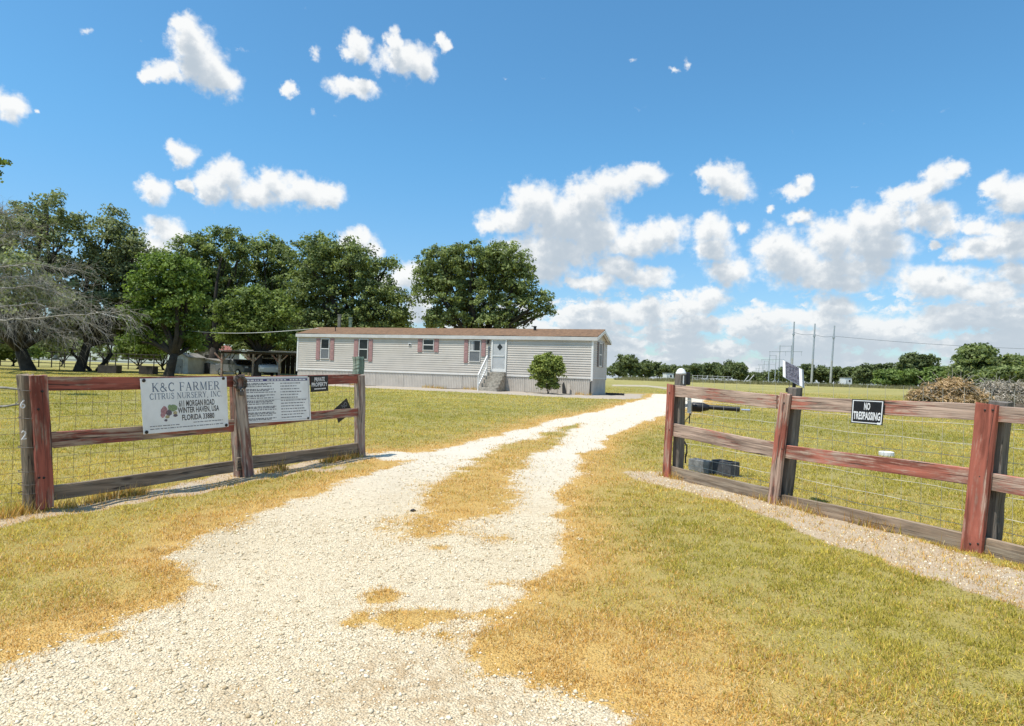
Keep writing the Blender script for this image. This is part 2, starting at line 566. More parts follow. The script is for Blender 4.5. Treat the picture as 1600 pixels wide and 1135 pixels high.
def vnoise(X, Y, s, seed=0):
    """smooth value noise on the plane"""
    r = np.random.default_rng(seed)
    T = r.random((256, 256))
    x, y = X * s, Y * s
    xi, yi = np.floor(x).astype(int), np.floor(y).astype(int)
    fx, fy = x - xi, y - yi
    fx = fx * fx * (3 - 2 * fx); fy = fy * fy * (3 - 2 * fy)
    g = lambda i, j: T[(xi + i) & 255, (yi + j) & 255]
    return (g(0, 0) * (1 - fx) + g(1, 0) * fx) * (1 - fy) + (g(0, 1) * (1 - fx) + g(1, 1) * fx) * fy
def fbm(X, Y, s, seed=0, o=4):
    v, a, n = 0, .5, 0
    for k in range(o):
        v = v + a * vnoise(X, Y, s * 2 ** k, seed + k); n += a; a *= .5
    return v / n

DRIVE = gpoly([(-150, 1130), (0, 1060), (46, 1018), (92, 997), (161, 984), (215, 949), (292, 926), (291, 891), (276, 865), (291, 838), (345, 826),
    (433, 790), (498, 773), (556, 746), (622, 728), (640, 720), (590, 719), (575, 711), (600, 705), (640, 708), (678, 705), (709, 696), (800, 675), (862, 657), (944, 641), (1006, 624), (1022, 615.5),
    (1062, 617), (1106, 623), (1098, 630), (1045, 645), (1037, 650), (984, 667), (944, 689), (912, 711), (900, 730), (919, 739), (885, 752), (869, 767),
    (868, 792), (879, 815), (879, 853), (864, 880), (826, 918), (768, 964), (715, 991), (699, 1033), (740, 1048), (818, 1060), (883, 1075), (956, 1098), (962, 1125), (950, 1200), (-150, 1500)])
STRIP = gpoly([(615, 829), (646, 788), (692, 746), (730, 727), (756, 711), (787, 696), (831, 683), (881, 669), (905, 662), (881, 680), (868, 695),
    (838, 710), (832, 722), (815, 742), (806, 773), (783, 803), (730, 826), (764, 838), (714, 838), (645, 841)])
PATCHES = [gpoly(p) for p in (
    [(584, 930), (605, 918), (622, 930), (608, 944), (588, 942)],
    [(600, 958), (640, 948), (706, 962), (704, 974), (650, 978), (608, 975)],
    [(765, 908), (800, 908), (802, 915), (770, 916)],
    [(670, 852), (698, 850), (696, 857), (674, 857)],
    [(555, 965), (566, 962), (566, 973), (556, 973)],
    [(312, 915), (345, 908), (352, 922), (325, 925)],
    [(128, 1000), (180, 985), (185, 1000), (150, 1012)])]
SOIL = [gpoly(p) for p in (
    [(978, 739), (1040, 738), (1110, 752), (1215, 782), (1370, 822), (1510, 868), (1620, 900), (1700, 930), (1700, 990), (1600, 950), (1530, 928), (1450, 905), (1385, 878), (1300, 852), (1210, 812), (1140, 785), (1060, 766), (1000, 750)],
    [(-60, 812), (0, 806), (110, 792), (230, 765), (372, 738), (480, 722), (566, 707), (600, 712), (520, 730), (430, 748), (380, 757), (300, 775), (180, 795), (90, 806), (0, 822), (-60, 830)],
    [(480, 737), (540, 728), (545, 733), (500, 740)])]
DIRT = gpoly([(400, 1090), (520, 1035), (640, 1020), (720, 1045), (830, 1065), (800, 1110), (700, 1135), (560, 1150), (420, 1150)])
# pale strip of lime rock along the house and the far track
PAD = [gpoly(p) for p in (
    [(430, 593), (569, 601), (720, 607), (922, 615), (952, 615), (1008, 616), (1000, 624), (930, 623.5), (800, 617), (720, 613), (569, 606), (430, 598)],
    [(955, 601.2), (1010, 601.5), (1062, 607.5), (1130, 614), (1130, 618), (1062, 612), (1010, 604.5), (955, 603.6)])]

def fields(X, Y):
    """gravel, dry and bare soil amounts (0..1) over the ground"""
    n1 = fbm(X, Y, 1.6, 3, 4) - .5
    n2 = fbm(X, Y, 5.0, 9, 3) - .5
    d = sdist(X, Y, DRIVE)
    ds = sdist(X, Y, STRIP)
    wob = n1 * .42 + n2 * .34
    grav = np.clip((d + wob) / .30 + .5, 0, 1)
    grav = np.minimum(grav, np.clip((-ds + wob * 1.2) / .6 + .5, 0, 1))
    for p in PATCHES:
        grav = np.minimum(grav, np.clip((-sdist(X, Y, p) + wob * .5) / .16 + .5, 0, 1))
    pad = np.zeros_like(X)
    for k, p in enumerate(PAD):
        pad = np.maximum(pad, np.clip((sdist(X, Y, p) + wob) / .4 + .5, 0, 1) * (.95 if k == 0 else .6))
    soil = np.zeros_like(X)
    for p in SOIL:
        soil = np.maximum(soil, np.clip((sdist(X, Y, p) + wob * .5) / .2 + .5, 0, 1))
    soil = np.maximum(soil, np.clip((sdist(X, Y, DIRT) + wob * 1.4) / .5 + .5, 0, 1) * np.clip(grav, 0, 1) * .9)
    # dead grass: hugging the driveway, widest at the lower right and lower left
    dist = np.maximum(-d, 0)
    dry = np.exp(-dist / .8) * .95
    right = np.exp(-((np.clip(X - .35, -9, 9) / 1.15) ** 2)) * np.clip((5.4 - Y) / 2.2, 0, 1)
    left = np.exp(-((X + 2.35) / .75) ** 2) * np.clip((4.9 - Y) / 1.2, 0, 1)
    dry = np.maximum(dry, np.maximum(right * 1.05, left * 1.05))
    dry = np.where(ds > -.05, .82 - .45 * np.clip((Y - 7) / 9, 0, 1), dry)
    dry = np.clip(dry + n1 * .5 + .12 * np.clip((Y - 45) / 20, 0, 1), 0, 1)
    # sun-bleached lower right corner of the lawn
    return grav, np.clip(dry, 0, 1), soil, pad

# ---- sheet
def spaced(lim0, lim1, far, base, rate, centre):
    a = [0.0]
    while a[-1] < far:
        s = base if a[-1] < centre else base + (a[-1] - centre) * rate
        a.append(a[-1] + s)
    return np.array(a)
xp = spaced(0, 0, 2500, .088, .038, 6.0)
xs = np.concatenate([-xp[::-1][:-1], xp])
yp = spaced(0, 0, 2500, .080, .022, 9.0)
yn = spaced(0, 0, 300, .6, .3, 2.0)
ys = np.concatenate([-yn[::-1][:-1], yp])
GX, GY = np.meshgrid(xs, ys)
GZ = gz(GX, GY)
grav, dry, soil, pad = fields(GX, GY)
lump = (fbm(GX, GY, 3.3, 21, 3) - .5) * .05
GZ = GZ + np.where(np.hypot(GX, GY) < 40, lump * (1 - .75 * grav), 0) - grav * .012
def surf_z(x, y):
    """height of the built sheet by bilinear look-up"""
    i = np.clip(np.searchsorted(xs, x) - 1, 0, len(xs) - 2); j = np.clip(np.searchsorted(ys, y) - 1, 0, len(ys) - 2)
    fx = (x - xs[i]) / (xs[i + 1] - xs[i]); fy = (y - ys[j]) / (ys[j + 1] - ys[j])
    return (GZ[j, i] * (1 - fx) + GZ[j, i + 1] * fx) * (1 - fy) + (GZ[j + 1, i] * (1 - fx) + GZ[j + 1, i + 1] * fx) * fy
def sz(x, y): return float(surf_z(np.array([x]), np.array([y]))[0])

def ground_material():
    mt, N, b = new_mat('field_turf_and_gravel')
    geo = N.n('ShaderNodeNewGeometry').outputs['Position']
    A = lambda nm: N.n('ShaderNodeAttribute', attribute_name=nm).outputs['Fac']
    gr, dr, so, pa = A('gravel'), A('dry'), A('soil'), A('pad')
    flat = N.vm('MULTIPLY', geo, (1, 1, 0))
    n_l = N.noise(flat, .12, 5, .6); n_m = N.noise(flat, 1.1, 5, .62); n_s = N.noise(flat, 11., 4, .65); n_f = N.noise(flat, 70., 3, .6)
    n_t = N.noise(N.vm('MULTIPLY', flat, (2.2, 2.2, 1)), 9.0, 5, .7)
    # turf seen from afar, with old mowing passes and thin spots
    green = N.mix(N.step(n_m, .3, .72), (.185, .185, .048), (.33, .305, .105))
    green = N.mix(N.step(n_l, .35, .68), green, (.36, .31, .12))
    green = N.mix(N.math('MULTIPLY', N.step(n_t, .45, .75), .45), green, (.40, .345, .12))
    mow = N.noise(N.vm('MULTIPLY', flat, (.10, .75, 1)), 1.0, 3, .6)
    green = N.mix(N.math('MULTIPLY', N.step(mow, .48, .62), .35), green, (.44, .38, .16))
    green = N.mix(N.math('MULTIPLY', N.step(N.noise(flat, .45, 5, .7), .56, .7), .5), green, (.15, .165, .04))
    green = N.mix(N.math('MULTIPLY', N.step(n_s, .5, .8), .6), green, (.085, .095, .02))
    # close by, the blades themselves are built: between them lies brown thatch
    thatch = N.mix(n_f, (.23, .18, .05), (.50, .41, .14))
    green = N.mix(N.lin(N.vm('LENGTH', flat, out=1), 7.0, 22.0), thatch, green)
    straw = N.mix(n_s, (.51, .295, .08), (.71, .47, .17))
    straw = N.mix(N.step(n_f, .5, .75), straw, (.26, .15, .055))
    dm = N.step(N.math('ADD', dr, N.math('MULTIPLY', N.math('SUBTRACT', n_m, .5), .5)), .0, 1.0)
    turf = N.mix(dm, green, straw)
    # crushed lime rock
    v = N.n('ShaderNodeTexVoronoi'); v.inputs['Scale'].default_value = 85.0; N.put(v.inputs['Vector'], flat)
    v2 = N.n('ShaderNodeTexVoronoi'); v2.inputs['Scale'].default_value = 27.0; N.put(v2.inputs['Vector'], flat)
    cell = N.sep(v.outputs['Color'])[0]; cell2 = N.sep(v2.outputs['Color'])[1]
    rock = N.mix(cell, (.66, .53, .35), (.88, .74, .52))
    rock = N.mix(N.math('MULTIPLY', N.step(cell2, .7, .95), .5), rock, (.50, .38, .23))
    rock = N.mix(N.math('MULTIPLY', N.step(v.outputs['Distance'], .35, .75), .40), rock, (.36, .28, .18))
    rock = N.mix(N.math('MULTIPLY', N.step(n_m, .50, .75), .45), rock, (.56, .40, .22))
    rock = N.mix(N.math('MULTIPLY', N.step(N.noise(N.vm('MULTIPLY', flat, (1, .35, 1)), .9, 4, .6), .5, .7), .45), rock, (.52, .41, .26))
    rock = N.mix(N.math('MULTIPLY', N.math('MULTIPLY', so, N.step(n_s, .35, .65)), .9), rock, (.46, .31, .16))
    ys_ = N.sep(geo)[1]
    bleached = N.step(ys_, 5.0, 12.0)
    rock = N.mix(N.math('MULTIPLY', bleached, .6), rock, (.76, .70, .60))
    # pinkish bare sand with straw
    sand = N.mix(n_s, (.42, .31, .20), (.64, .51, .36))
    sand = N.mix(N.step(n_f, .52, .75), sand, (.40, .26, .12))
    sand = N.mix(N.step(n_m, .55, .72), sand, (.54, .46, .36))
    padc = N.mix(n_s, (.34, .28, .21), (.58, .50, .41))
    edge = N.math('ADD', N.math('MULTIPLY', N.math('SUBTRACT', n_s, .5), 1.1), N.math('MULTIPLY', N.math('SUBTRACT', n_f, .5), .6))
    c = N.mix(N.step(N.math('ADD', so, edge), .35, .65), turf, sand)
    c = N.mix(N.step(N.math('ADD', pa, edge), .35, .65), c, padc)
    gm = N.step(N.math('ADD', gr, edge), .36, .64)
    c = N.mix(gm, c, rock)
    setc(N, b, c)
    b.inputs['Roughness'].default_value = .95
    b.inputs['Specular IOR Level'].default_value = .12
    bp = N.n('ShaderNodeBump'); bp.inputs['Strength'].default_value = .8; bp.inputs['Distance'].default_value = .02
    h = N.math('ADD', N.math('MULTIPLY', v.outputs['Distance'], -.9), N.math('MULTIPLY', n_s, .8))
    N.put(bp.inputs['Height'], h); N.put(b.inputs['Normal'], bp.outputs[0])
    return mt
GROUND = ground_material()

def build_ground():
    ny, nx = GX.shape
    V = np.stack([GX.ravel(), GY.ravel(), GZ.ravel()], 1)
    idx = np.arange(ny * nx).reshape(ny, nx)
    F = np.stack([idx[:-1, :-1], idx[:-1, 1:], idx[1:, 1:], idx[1:, :-1]], -1).reshape(-1, 4)
    att = {'gravel': grav, 'dry': dry, 'soil': soil, 'pad': pad}
    ctr = grav.ravel()[F].mean(1)
    for nm, sel in (('ground', ctr < .5), ('driveway', ctr >= .5)):
        Fs = F[sel]
        used = np.unique(Fs)
        mp = np.zeros(len(V), int); mp[used] = np.arange(len(used))
        me = np_mesh(nm, V[used], mp[Fs], GROUND, {k: ('FLOAT', a.ravel()[used]) for k, a in att.items()}, smooth=True)
        structure(link_mesh(nm, me, None))
build_ground()

# ---- turf: every blade a sliver of its own, in one object
def blade_material():
    mt = bpy.data.materials.new('grass_blade'); mt.use_nodes = True
    t = mt.node_tree; N = NT(t); t.nodes.remove(t.nodes['Principled BSDF'])
    c = N.n('ShaderNodeAttribute', attribute_name='tint').outputs['Color']
    d = N.n('ShaderNodeBsdfDiffuse'); N.put(d.inputs[0], c)
    tr = N.n('ShaderNodeBsdfTranslucent'); N.put(tr.inputs[0], c)
    mx = N.n('ShaderNodeMixShader'); mx.inputs[0].default_value = .42
    t.links.new(d.outputs[0], mx.inputs[1]); t.links.new(tr.outputs[0], mx.inputs[2])
    t.links.new(mx.outputs[0], t.nodes['Material Output'].inputs[0])
    return mt
BLADE = blade_material()
def build_grass():
    r = np.random.default_rng(5)
    Xs, Ys = [], []
    edges = list(np.concatenate([np.arange(1.2, 6, .4), np.geomspace(6, 62, 24)]))
    for a, bb in zip(edges[:-1], edges[1:]):
        ym = (a + bb) / 2
        dens = 17800 if ym < 4 else 17800 * (4 / ym) ** 2.05
        w = .86 * bb + .9
        n = int(dens * 2 * w * (bb - a))
        Xs.append(r.uniform(-w, w, n)); Ys.append(r.uniform(a, bb, n))
    n0 = sum(len(a) for a in Xs)
    # rank tufts along the fence lines and round the posts
    for P, Q, cnt in ((L1 - L_DIR * 3, L3, 9000), (R1, R4, 5000), (L1 - L_DIR * .4, L1 + L_DIR * .3, 900), (R3 - R_DIR * .2, R3 + R_DIR * .2, 250), (R1 - R_DIR * .2, R1 + R_DIR * .2, 300), (hp(0, -.1, 0), hp(H_LEN, -.1, 0), 3000)):
        t_ = r.random(cnt); k_ = fbm(t_ * 9, t_ * 0, 1.3, 4, 2)
        w_ = r.normal(0, .05, cnt); q_ = k_ > .47
        Xs.append((P.x + (Q.x - P.x) * t_ + w_)[q_]); Ys.append((P.y + (Q.y - P.y) * t_ + r.normal(0, .05, cnt))[q_])
    X, Y = np.concatenate(Xs), np.concatenate(Ys)
    rank = np.arange(len(X)) >= n0
    g, d, s, p = fields(X, Y)
    clump = fbm(X, Y, 6.0, 40, 3)
    keep = r.random(len(X)) < np.clip(1.05 - g * 1.05, .012, 1) * np.clip(1 - s * .70, 0, 1) * np.clip(1 - p * 1.1, 0, 1) * np.clip(.5 + 2.0 * (clump - .4), .15, 1)
    # nothing grows inside the house
    hx, hy = X - HOUSE_A.x, Y - HOUSE_A.y
    inside = (hx * H_EX.x + hy * H_EX.y > -.1) & (hx * H_EX.x + hy * H_EX.y < H_LEN + .1) & (hx * H_EY.x + hy * H_EY.y > -.05) & (hx * H_EY.x + hy * H_EY.y < 4.5)
    keep &= ~inside
    keep |= rank
    rank = rank[keep]
    X, Y, d, s, clump = X[keep], Y[keep], d[keep], s[keep], clump[keep]
    n = len(X)
    Z = surf_z(X, Y) - .004
    sc = np.clip(Y / 5.0, .85, 6) ** .62
    ln = r.uniform(.018, .050, n) * sc ** .55 * (1 + .6 * (clump - .5)) * (1 - .3 * d)
    ln = np.where(rank, ln * r.uniform(1.2, 4.2, n), ln)
    wd = r.uniform(.0022, .0042, n) * sc * 1.05
    a = r.uniform(0, 2 * PI, n); tilt = r.uniform(.35, 1.35, n); tilt = np.where(rank, tilt * .55, tilt)
    dx, dy, dz = np.cos(a) * np.sin(tilt), np.sin(a) * np.sin(tilt), np.cos(tilt)
    b = a + PI / 2 + r.uniform(-.6, .6, n)
    V = np.empty((n, 3, 3))
    V[:, 0] = np.stack([X - np.cos(b) * wd, Y - np.sin(b) * wd, Z], 1)
    V[:, 1] = np.stack([X + np.cos(b) * wd, Y + np.sin(b) * wd, Z], 1)
    V[:, 2] = np.stack([X + dx * ln, Y + dy * ln, Z + dz * ln], 1)
    # colours: green, yellow green, straw
    G = np.array([.315, .305, .04]); YG = np.array([.80, .62, .135]); S1 = np.array([.80, .515, .165]); S2 = np.array([.84, .67, .36]); OR = np.array([.70, .39, .095])
    u = r.random(n)[:, None]; big = fbm(X, Y, .35, 77, 3)[:, None]
    base = G + (YG - G) * np.clip(u * 1.1 + (big - .5) * 1.6, 0, 1)
    st = np.where(r.random(n)[:, None] < .5, S1, OR); st = np.where(r.random(n)[:, None] < .25, S2, st)
    pdry = np.clip(d * 1.15 - .1 + .16 + (big[:, 0] - .5) * .5, 0.04, .97)
    pdry = np.where(s > .4, .85, pdry); pdry = np.where(rank, .7, pdry)
    isd = (r.random(n) < pdry)[:, None]
    C = np.where(isd, st, base) * r.uniform(.5, 1.32, (n, 1))
    tint = np.ones((n, 3, 4)); tint[:, :, :3] = C[:, None, :]
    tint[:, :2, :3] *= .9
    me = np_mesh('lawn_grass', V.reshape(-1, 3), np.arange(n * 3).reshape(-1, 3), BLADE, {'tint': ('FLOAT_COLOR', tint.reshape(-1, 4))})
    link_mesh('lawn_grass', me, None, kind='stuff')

def build_stones():
    """loose lime rock: low faceted stones lying on the driveway and along the right fence"""
    r = np.random.default_rng(8)
    V0 = np.array([[0, 0, 1], [1, 0, .1], [.31, .95, 0], [-.81, .59, .1], [-.81, -.59, -.05], [.31, -.95, .1], [0, 0, -1]], float)
    F0 = np.array([[0, 1, 2], [0, 2, 3], [0, 3, 4], [0, 4, 5], [0, 5, 1], [6, 2, 1], [6, 3, 2], [6, 4, 3], [6, 5, 4], [6, 1, 5]])
    Xs, Ys = [], []
    for a, bb, dens in ((1.2, 4, 3000), (4, 6.5, 1500), (6.5, 11, 420), (11, 20, 60)):
        w = .9 * bb + 1
        n = int(dens * 2 * w * (bb - a)); Xs.append(r.uniform(-w, w, n)); Ys.append(r.uniform(a, bb, n))
    X, Y = np.concatenate(Xs), np.concatenate(Ys)
    g, d, s, p = fields(X, Y)
    keep = (r.random(len(X)) < np.clip(g * 1.1, 0, 1) * .85 * (1 - .75 * np.clip(s, 0, 1)) * np.clip(.35 + 1.6 * (fbm(X, Y, 1.1, 61, 3) - .25), .15, 1) + (g > .02) * .05) | ((s > .5) & (X > 1) & (r.random(len(X)) < .25)) | ((s > .5) & (X > 1.6) & (X < 3.3) & (Y > 7.5) & (r.random(len(X)) < .6))
    X, Y = X[keep], Y[keep]
    n = len(X)
    size = np.exp(r.normal(math.log(.0058), .40, n)) * np.clip(Y / 4.5, .9, 3) ** .55
    size = np.clip(size, .0025, .015)
    ang = r.uniform(0, 2 * PI, n)
    st = r.uniform(.7, 1.35, (n, 3)); st[:, 2] *= .62
    jit = 1 + r.uniform(-.28, .28, (n, 7, 1))
    V = V0[None] * st[:, None, :] * jit * size[:, None, None]
    c, s_ = np.cos(ang)[:, None], np.sin(ang)[:, None]
    x = V[:, :, 0] * c - V[:, :, 1] * s_; y = V[:, :, 0] * s_ + V[:, :, 1] * c
    P = np.stack([x + X[:, None], y + Y[:, None], V[:, :, 2] + (surf_z(X, Y) + size * .12)[:, None]], -1)
    F = (F0[None] + (np.arange(n) * 7)[:, None, None]).reshape(-1, 3)
    mt, N, b = new_mat('loose_lime_rock')
    a = N.n('ShaderNodeAttribute', attribute_name='rnd').outputs['Fac']
    setc(N, b, N.mix(a, (.45, .34, .20), (.90, .77, .56)))
    b.inputs['Roughness'].default_value = .9; b.inputs['Specular IOR Level'].default_value = .15
    rnd = np.repeat(np.clip(r.normal(.62, .38, n), 0, 1), 7)
    me = np_mesh('gravel', P.reshape(-1, 3), F, mt, {'rnd': ('FLOAT', rnd)})
    link_mesh('gravel', me, None, kind='stuff')
# ------------------------------------------------------------------ lettering
SERIF = {   # strokes in a unit-high box: ('l', x0,y0,x1,y1,width) or ('a', cx,cy,rx,ry,deg0,deg1,w0,w1); then advance width
 'K': ([('l',.15,0,.15,1,.15),('l',.18,.42,.70,.98,.06),('l',.34,.58,.78,.02,.15),('l',.0,.02,.30,.02,.04),('l',.0,.98,.30,.98,.04),('l',.55,.98,.86,.98,.04),('l',.62,.02,.94,.02,.04)], .92),
 '&': ([('a',.36,.76,.17,.20,-90,270,.09,.09),('a',.34,.27,.27,.26,60,300,.13,.09),('l',.28,.62,.86,.02,.13),('a',.42,.30,.36,.30,-70,20,.06,.06),('l',.64,.46,.90,.46,.04)], .98),
 'C': ([('a',.46,.5,.38,.47,45,315,.07,.15),('l',.74,.70,.74,.98,.05),('l',.75,.04,.75,.26,.04)], .86),
 'F': ([('l',.15,0,.15,1,.15),('l',.0,.98,.66,.98,.05),('l',.20,.52,.52,.52,.05),('l',.65,.76,.65,.99,.05),('l',.52,.40,.52,.64,.05),('l',.0,.02,.32,.02,.04)], .72),
 'A': ([('l',.12,.02,.44,1.0,.06),('l',.44,1.0,.78,.02,.16),('l',.24,.36,.64,.36,.05),('l',.0,.02,.26,.02,.04),('l',.62,.02,.94,.02,.04)], .94),
 'R': ([('l',.15,0,.15,1,.15),('l',.0,.98,.42,.98,.05),('l',.18,.50,.42,.50,.05),('a',.40,.74,.27,.24,-90,90,.06,.13),('l',.40,.50,.76,.02,.14),('l',.0,.02,.32,.02,.04),('l',.66,.02,.92,.02,.04)], .90),
 'M': ([('l',.14,.0,.14,1,.06),('l',.16,.98,.50,.06,.14),('l',.50,.06,.86,.98,.05),('l',.90,0,.90,1,.15),('l',.0,.02,.28,.02,.04),('l',.74,.02,1.06,.02,.04),('l',.0,.98,.2,.98,.04),('l',.84,.98,1.06,.98,.04)], 1.10),
 'E': ([('l',.15,0,.15,1,.15),('l',.0,.98,.66,.98,.05),('l',.20,.52,.50,.52,.05),('l',.0,.02,.68,.02,.05),('l',.65,.78,.65,.99,.05),('l',.68,.01,.68,.24,.05),('l',.50,.42,.50,.62,.05)], .76),
 'I': ([('l',.18,0,.18,1,.15),('l',.02,.98,.34,.98,.04),('l',.02,.02,.34,.02,.04)], .40),
 'T': ([('l',.40,0,.40,1,.15),('l',.04,.97,.76,.97,.05),('l',.05,.74,.05,.98,.05),('l',.75,.74,.75,.98,.05),('l',.24,.02,.56,.02,.04)], .82),
 'U': ([('l',.16,.28,.16,1,.15),('l',.72,.28,.72,1,.06),('a',.44,.29,.28,.27,180,360,.14,.06),('l',.0,.98,.32,.98,.04),('l',.58,.98,.86,.98,.04)], .88),
 'S': ([('a',.34,.74,.23,.22,20,245,.06,.11),('a',.36,.27,.25,.24,-150,75,.06,.12),('l',.22,.60,.48,.42,.14),('l',.56,.74,.56,.98,.05),('l',.12,.03,.12,.26,.05)], .70),
 'N': ([('l',.14,.0,.14,1,.06),('l',.14,.98,.76,.03,.15),('l',.78,0,.78,1,.06),('l',.0,.02,.28,.02,.04),('l',.0,.98,.2,.98,.04),('l',.64,.98,.92,.98,.04)], .94),
 'Y': ([('l',.10,.98,.44,.46,.14),('l',.78,.98,.44,.46,.06),('l',.44,0,.44,.5,.15),('l',.0,.98,.28,.98,.04),('l',.62,.98,.90,.98,.04),('l',.28,.02,.60,.02,.04)], .88),
 ',': ([('l',.12,-.14,.17,.08,.12)], .30), '.': ([('l',.10,.0,.10,.12,.12)], .30), ' ': ([], .42),
}
def stroke_text(s, spacing=.06):
    """list of convex polygons (each a list of (x,y)) and the total width"""
    polys, x = [], 0.0
    for ch in s:
        st, adv = SERIF[ch]
        for k in st:
            if k[0] == 'l':
                _, x0, y0, x1, y1, w = k
                L = math.hypot(x1 - x0, y1 - y0); nx, ny = -(y1 - y0) / L * w / 2, (x1 - x0) / L * w / 2
                polys.append([(x + x0 - nx, y0 - ny), (x + x1 - nx, y1 - ny), (x + x1 + nx, y1 + ny), (x + x0 + nx, y0 + ny)])
            else:
                _, cx, cy, rx, ry, a0, a1, w0, w1 = k
                n = max(6, int(abs(a1 - a0) / 18))
                prev = None
                for i in range(n + 1):
                    t = i / n; a = math.radians(a0 + (a1 - a0) * t)
                    w = w0 + (w1 - w0) * (math.sin(t * PI))
                    p = [(x + cx + (rx - w / 2) * math.cos(a), cy + (ry - w / 2) * math.sin(a)), (x + cx + (rx + w / 2) * math.cos(a), cy + (ry + w / 2) * math.sin(a))]
                    if prev: polys.append([prev[0], prev[1], p[1], p[0]])
                    prev = p
        x += adv + spacing
    return polys, x - spacing
def sans_text(body, shear=0.0, bold=0.0):
    """polygons of Blender's built-in face, normalised to a unit-high box"""
    cu = bpy.data.curves.new('lettering', 'FONT'); cu.body = body; cu.resolution_u = 2; cu.shear = shear; cu.offset = bold
    ob = bpy.data.objects.new('lettering', cu); COL.objects.link(ob)
    dg = bpy.context.evaluated_depsgraph_get(); dg.update()
    me = bpy.data.meshes.new_from_object(ob.evaluated_get(dg))
    vs = [(v.co.x, v.co.y) for v in me.vertices]
    polys = [[vs[i] for i in p.vertices] for p in me.polygons]
    bpy.data.objects.remove(ob); bpy.data.curves.remove(cu); bpy.data.meshes.remove(me)
    x0 = min(v[0] for v in vs); x1 = max(v[0] for v in vs); y0 = min(v[1] for v in vs); y1 = max(v[1] for v in vs)
    return [[((x - x0) / (x1 - x0), (y - y0) / (y1 - y0)) for x, y in p] for p in polys]

class Board:
    """a flat sign given by its four corners (top left, top right, bottom right, bottom left)"""
    def __init__(self, c): 
        self.c = [Vector(p) for p in c]
        self.n = (self.c[1] - self.c[0]).cross(self.c[3] - self.c[0]).normalized()
        if self.n.dot(EYE - self.c[0]) < 0: self.n = -self.n
    def p(self, u, v, off=0.0):
        c = self.c
        return (c[0] * (1 - u) + c[1] * u) * (1 - v) + (c[3] * (1 - u) + c[2] * u) * v + self.n * off
    def panel(self, mb, u0, v0, u1, v1, off, thick):
        mb.prism([self.p(u0, v1, off), self.p(u1, v1, off), self.p(u1, v0, off), self.p(u0, v0, off)], self.n * thick)
    def polys(self, mb, polys, u0, v0, u1, v1, off, mirror=False):
        """unit-box polygons into the rectangle; every piece a hair in front of the one before"""
        for i, q in enumerate(polys):
            o = off + .00004 * (i % 12)
            mb.add([self.p(u0 + (u1 - u0) * x, v1 + (v0 - v1) * y, o) for x, y in q], [tuple(range(len(q)))])

SIGN_WHITE = plain('sign_white_vinyl', (.80, .82, .82), .45, .07, 4, dirt=(.68, .68, .65))
SIGN_BLUE = plain('sign_blue_grey_ink', (.10, .15, .23), .5, .2, 20)
SIGN_INK = plain('sign_dark_ink', (.03, .03, .035), .5, .3, 40)
SIGN_GREYINK = plain('sign_grey_print', (.20, .21, .23), .5, .25, 30)
SIGN_NAVY = plain('sign_navy_band', (.07, .07, .19), .5, .2, 9)
SIGN_BLACK = plain('sign_black', (.012, .012, .014), .4, .2, 9)
SIGN_PINK = plain('print_faded_pink', (.42, .22, .24), .5, .3, 60)
SIGN_GREEN = plain('print_faded_green', (.23, .32, .16), .5, .3, 60)
SIGN_PURPLE = plain('print_dull_purple', (.13, .11, .14), .5, .3, 60)
SIGN_TAN = plain('print_tan', (.42, .36, .20), .5, .3, 60)
SIGN_LETTER = plain('sign_white_letters', (.78, .78, .78), .5, .05, 9)

# ------------------------------------------------------------------ left fence
UPV = Vector((0, 0, 1))
L1, L2, L3 = ground_pt(64, 800), ground_pt(371, 744), ground_pt(563, 713)
def lift(P, h): return Vector((P.x, P.y, P.z + h))
def flat(v): return Vector((v.x, v.y, 0)).normalized()
L_DIR = flat(L3 - L1)
L2 = L1 + L_DIR * (L2 - L1).dot(L_DIR); L2.z = float(gz(L2.x, L2.y))
L_N = Vector((L_DIR.y, -L_DIR.x, 0))
if L_N.dot(EYE - L1) < 0: L_N = -L_N
lf = thing('wooden_fence', 'weathered dull red three rail board fence left of the driveway, carrying the nursery sign', 'fence', (L2.x, L2.y, L2.z))

def post_px(name, mat, base, top_px, base_px_x, width, thick, parent, wdir, below=.15, seed=0, label=None, taper=1.0, warp=.004):
    """upright timber: stands on 'base', its top shows at photo pixel top_px (this gives its height and lean)"""
    zt = height_at(base, top_px[1])
    T = Vector((base.x, base.y, zt))
    T = on_plane(top_px[0], top_px[1], base, Vector((wdir.y, -wdir.x, 0)).normalized())
    A = base - (T - base).normalized() * below
    return grain_beam(name, mat, A, T, wdir, width, thick, parent, seed=seed, label=label, taper=taper, warp=warp)

# end post: gnarled round post behind, red cover board in front
Lb1 = L1 - L_DIR * .05 - L_N * .02
post_px('post', GREY_WOOD, Lb1 - L_N * .05, (39, 586), 48, .11, .11, lf, L_DIR, seed=1, label='rough grey end post with house number digits', warp=.014)
post_px('cover_board', DULL_RED, L1 + L_DIR * .015 + L_N * .055, (60, 587), 67, .145, .045, lf, L_DIR, seed=2, below=-.04)
post_px('post', BROWN_POST, L2 - L_DIR * .03 - L_N * .07, (367, 588), 366, .10, .12, lf, L_DIR, seed=3)
post_px('cover_board', BROWN_POST, L2 + L_DIR * .01 + L_N * .055, (373.5, 586), 372, .15, .045, lf, L_DIR, seed=4)
post_px('post', BROWN_POST, L3, (561, 586), 563, .135, .135, lf, L_DIR, seed=5, label='brown end post beside the driveway, green tipped')
zt = height_at(L3, 558)
T0 = at(560.5, 585.5, L3.y); T1 = at(559.5, 558, L3.y)
grain_beam('post_tip', GREEN_POST, T0, T1, L_DIR, .145, .14, lf, seed=6, label='green stained bare post top')
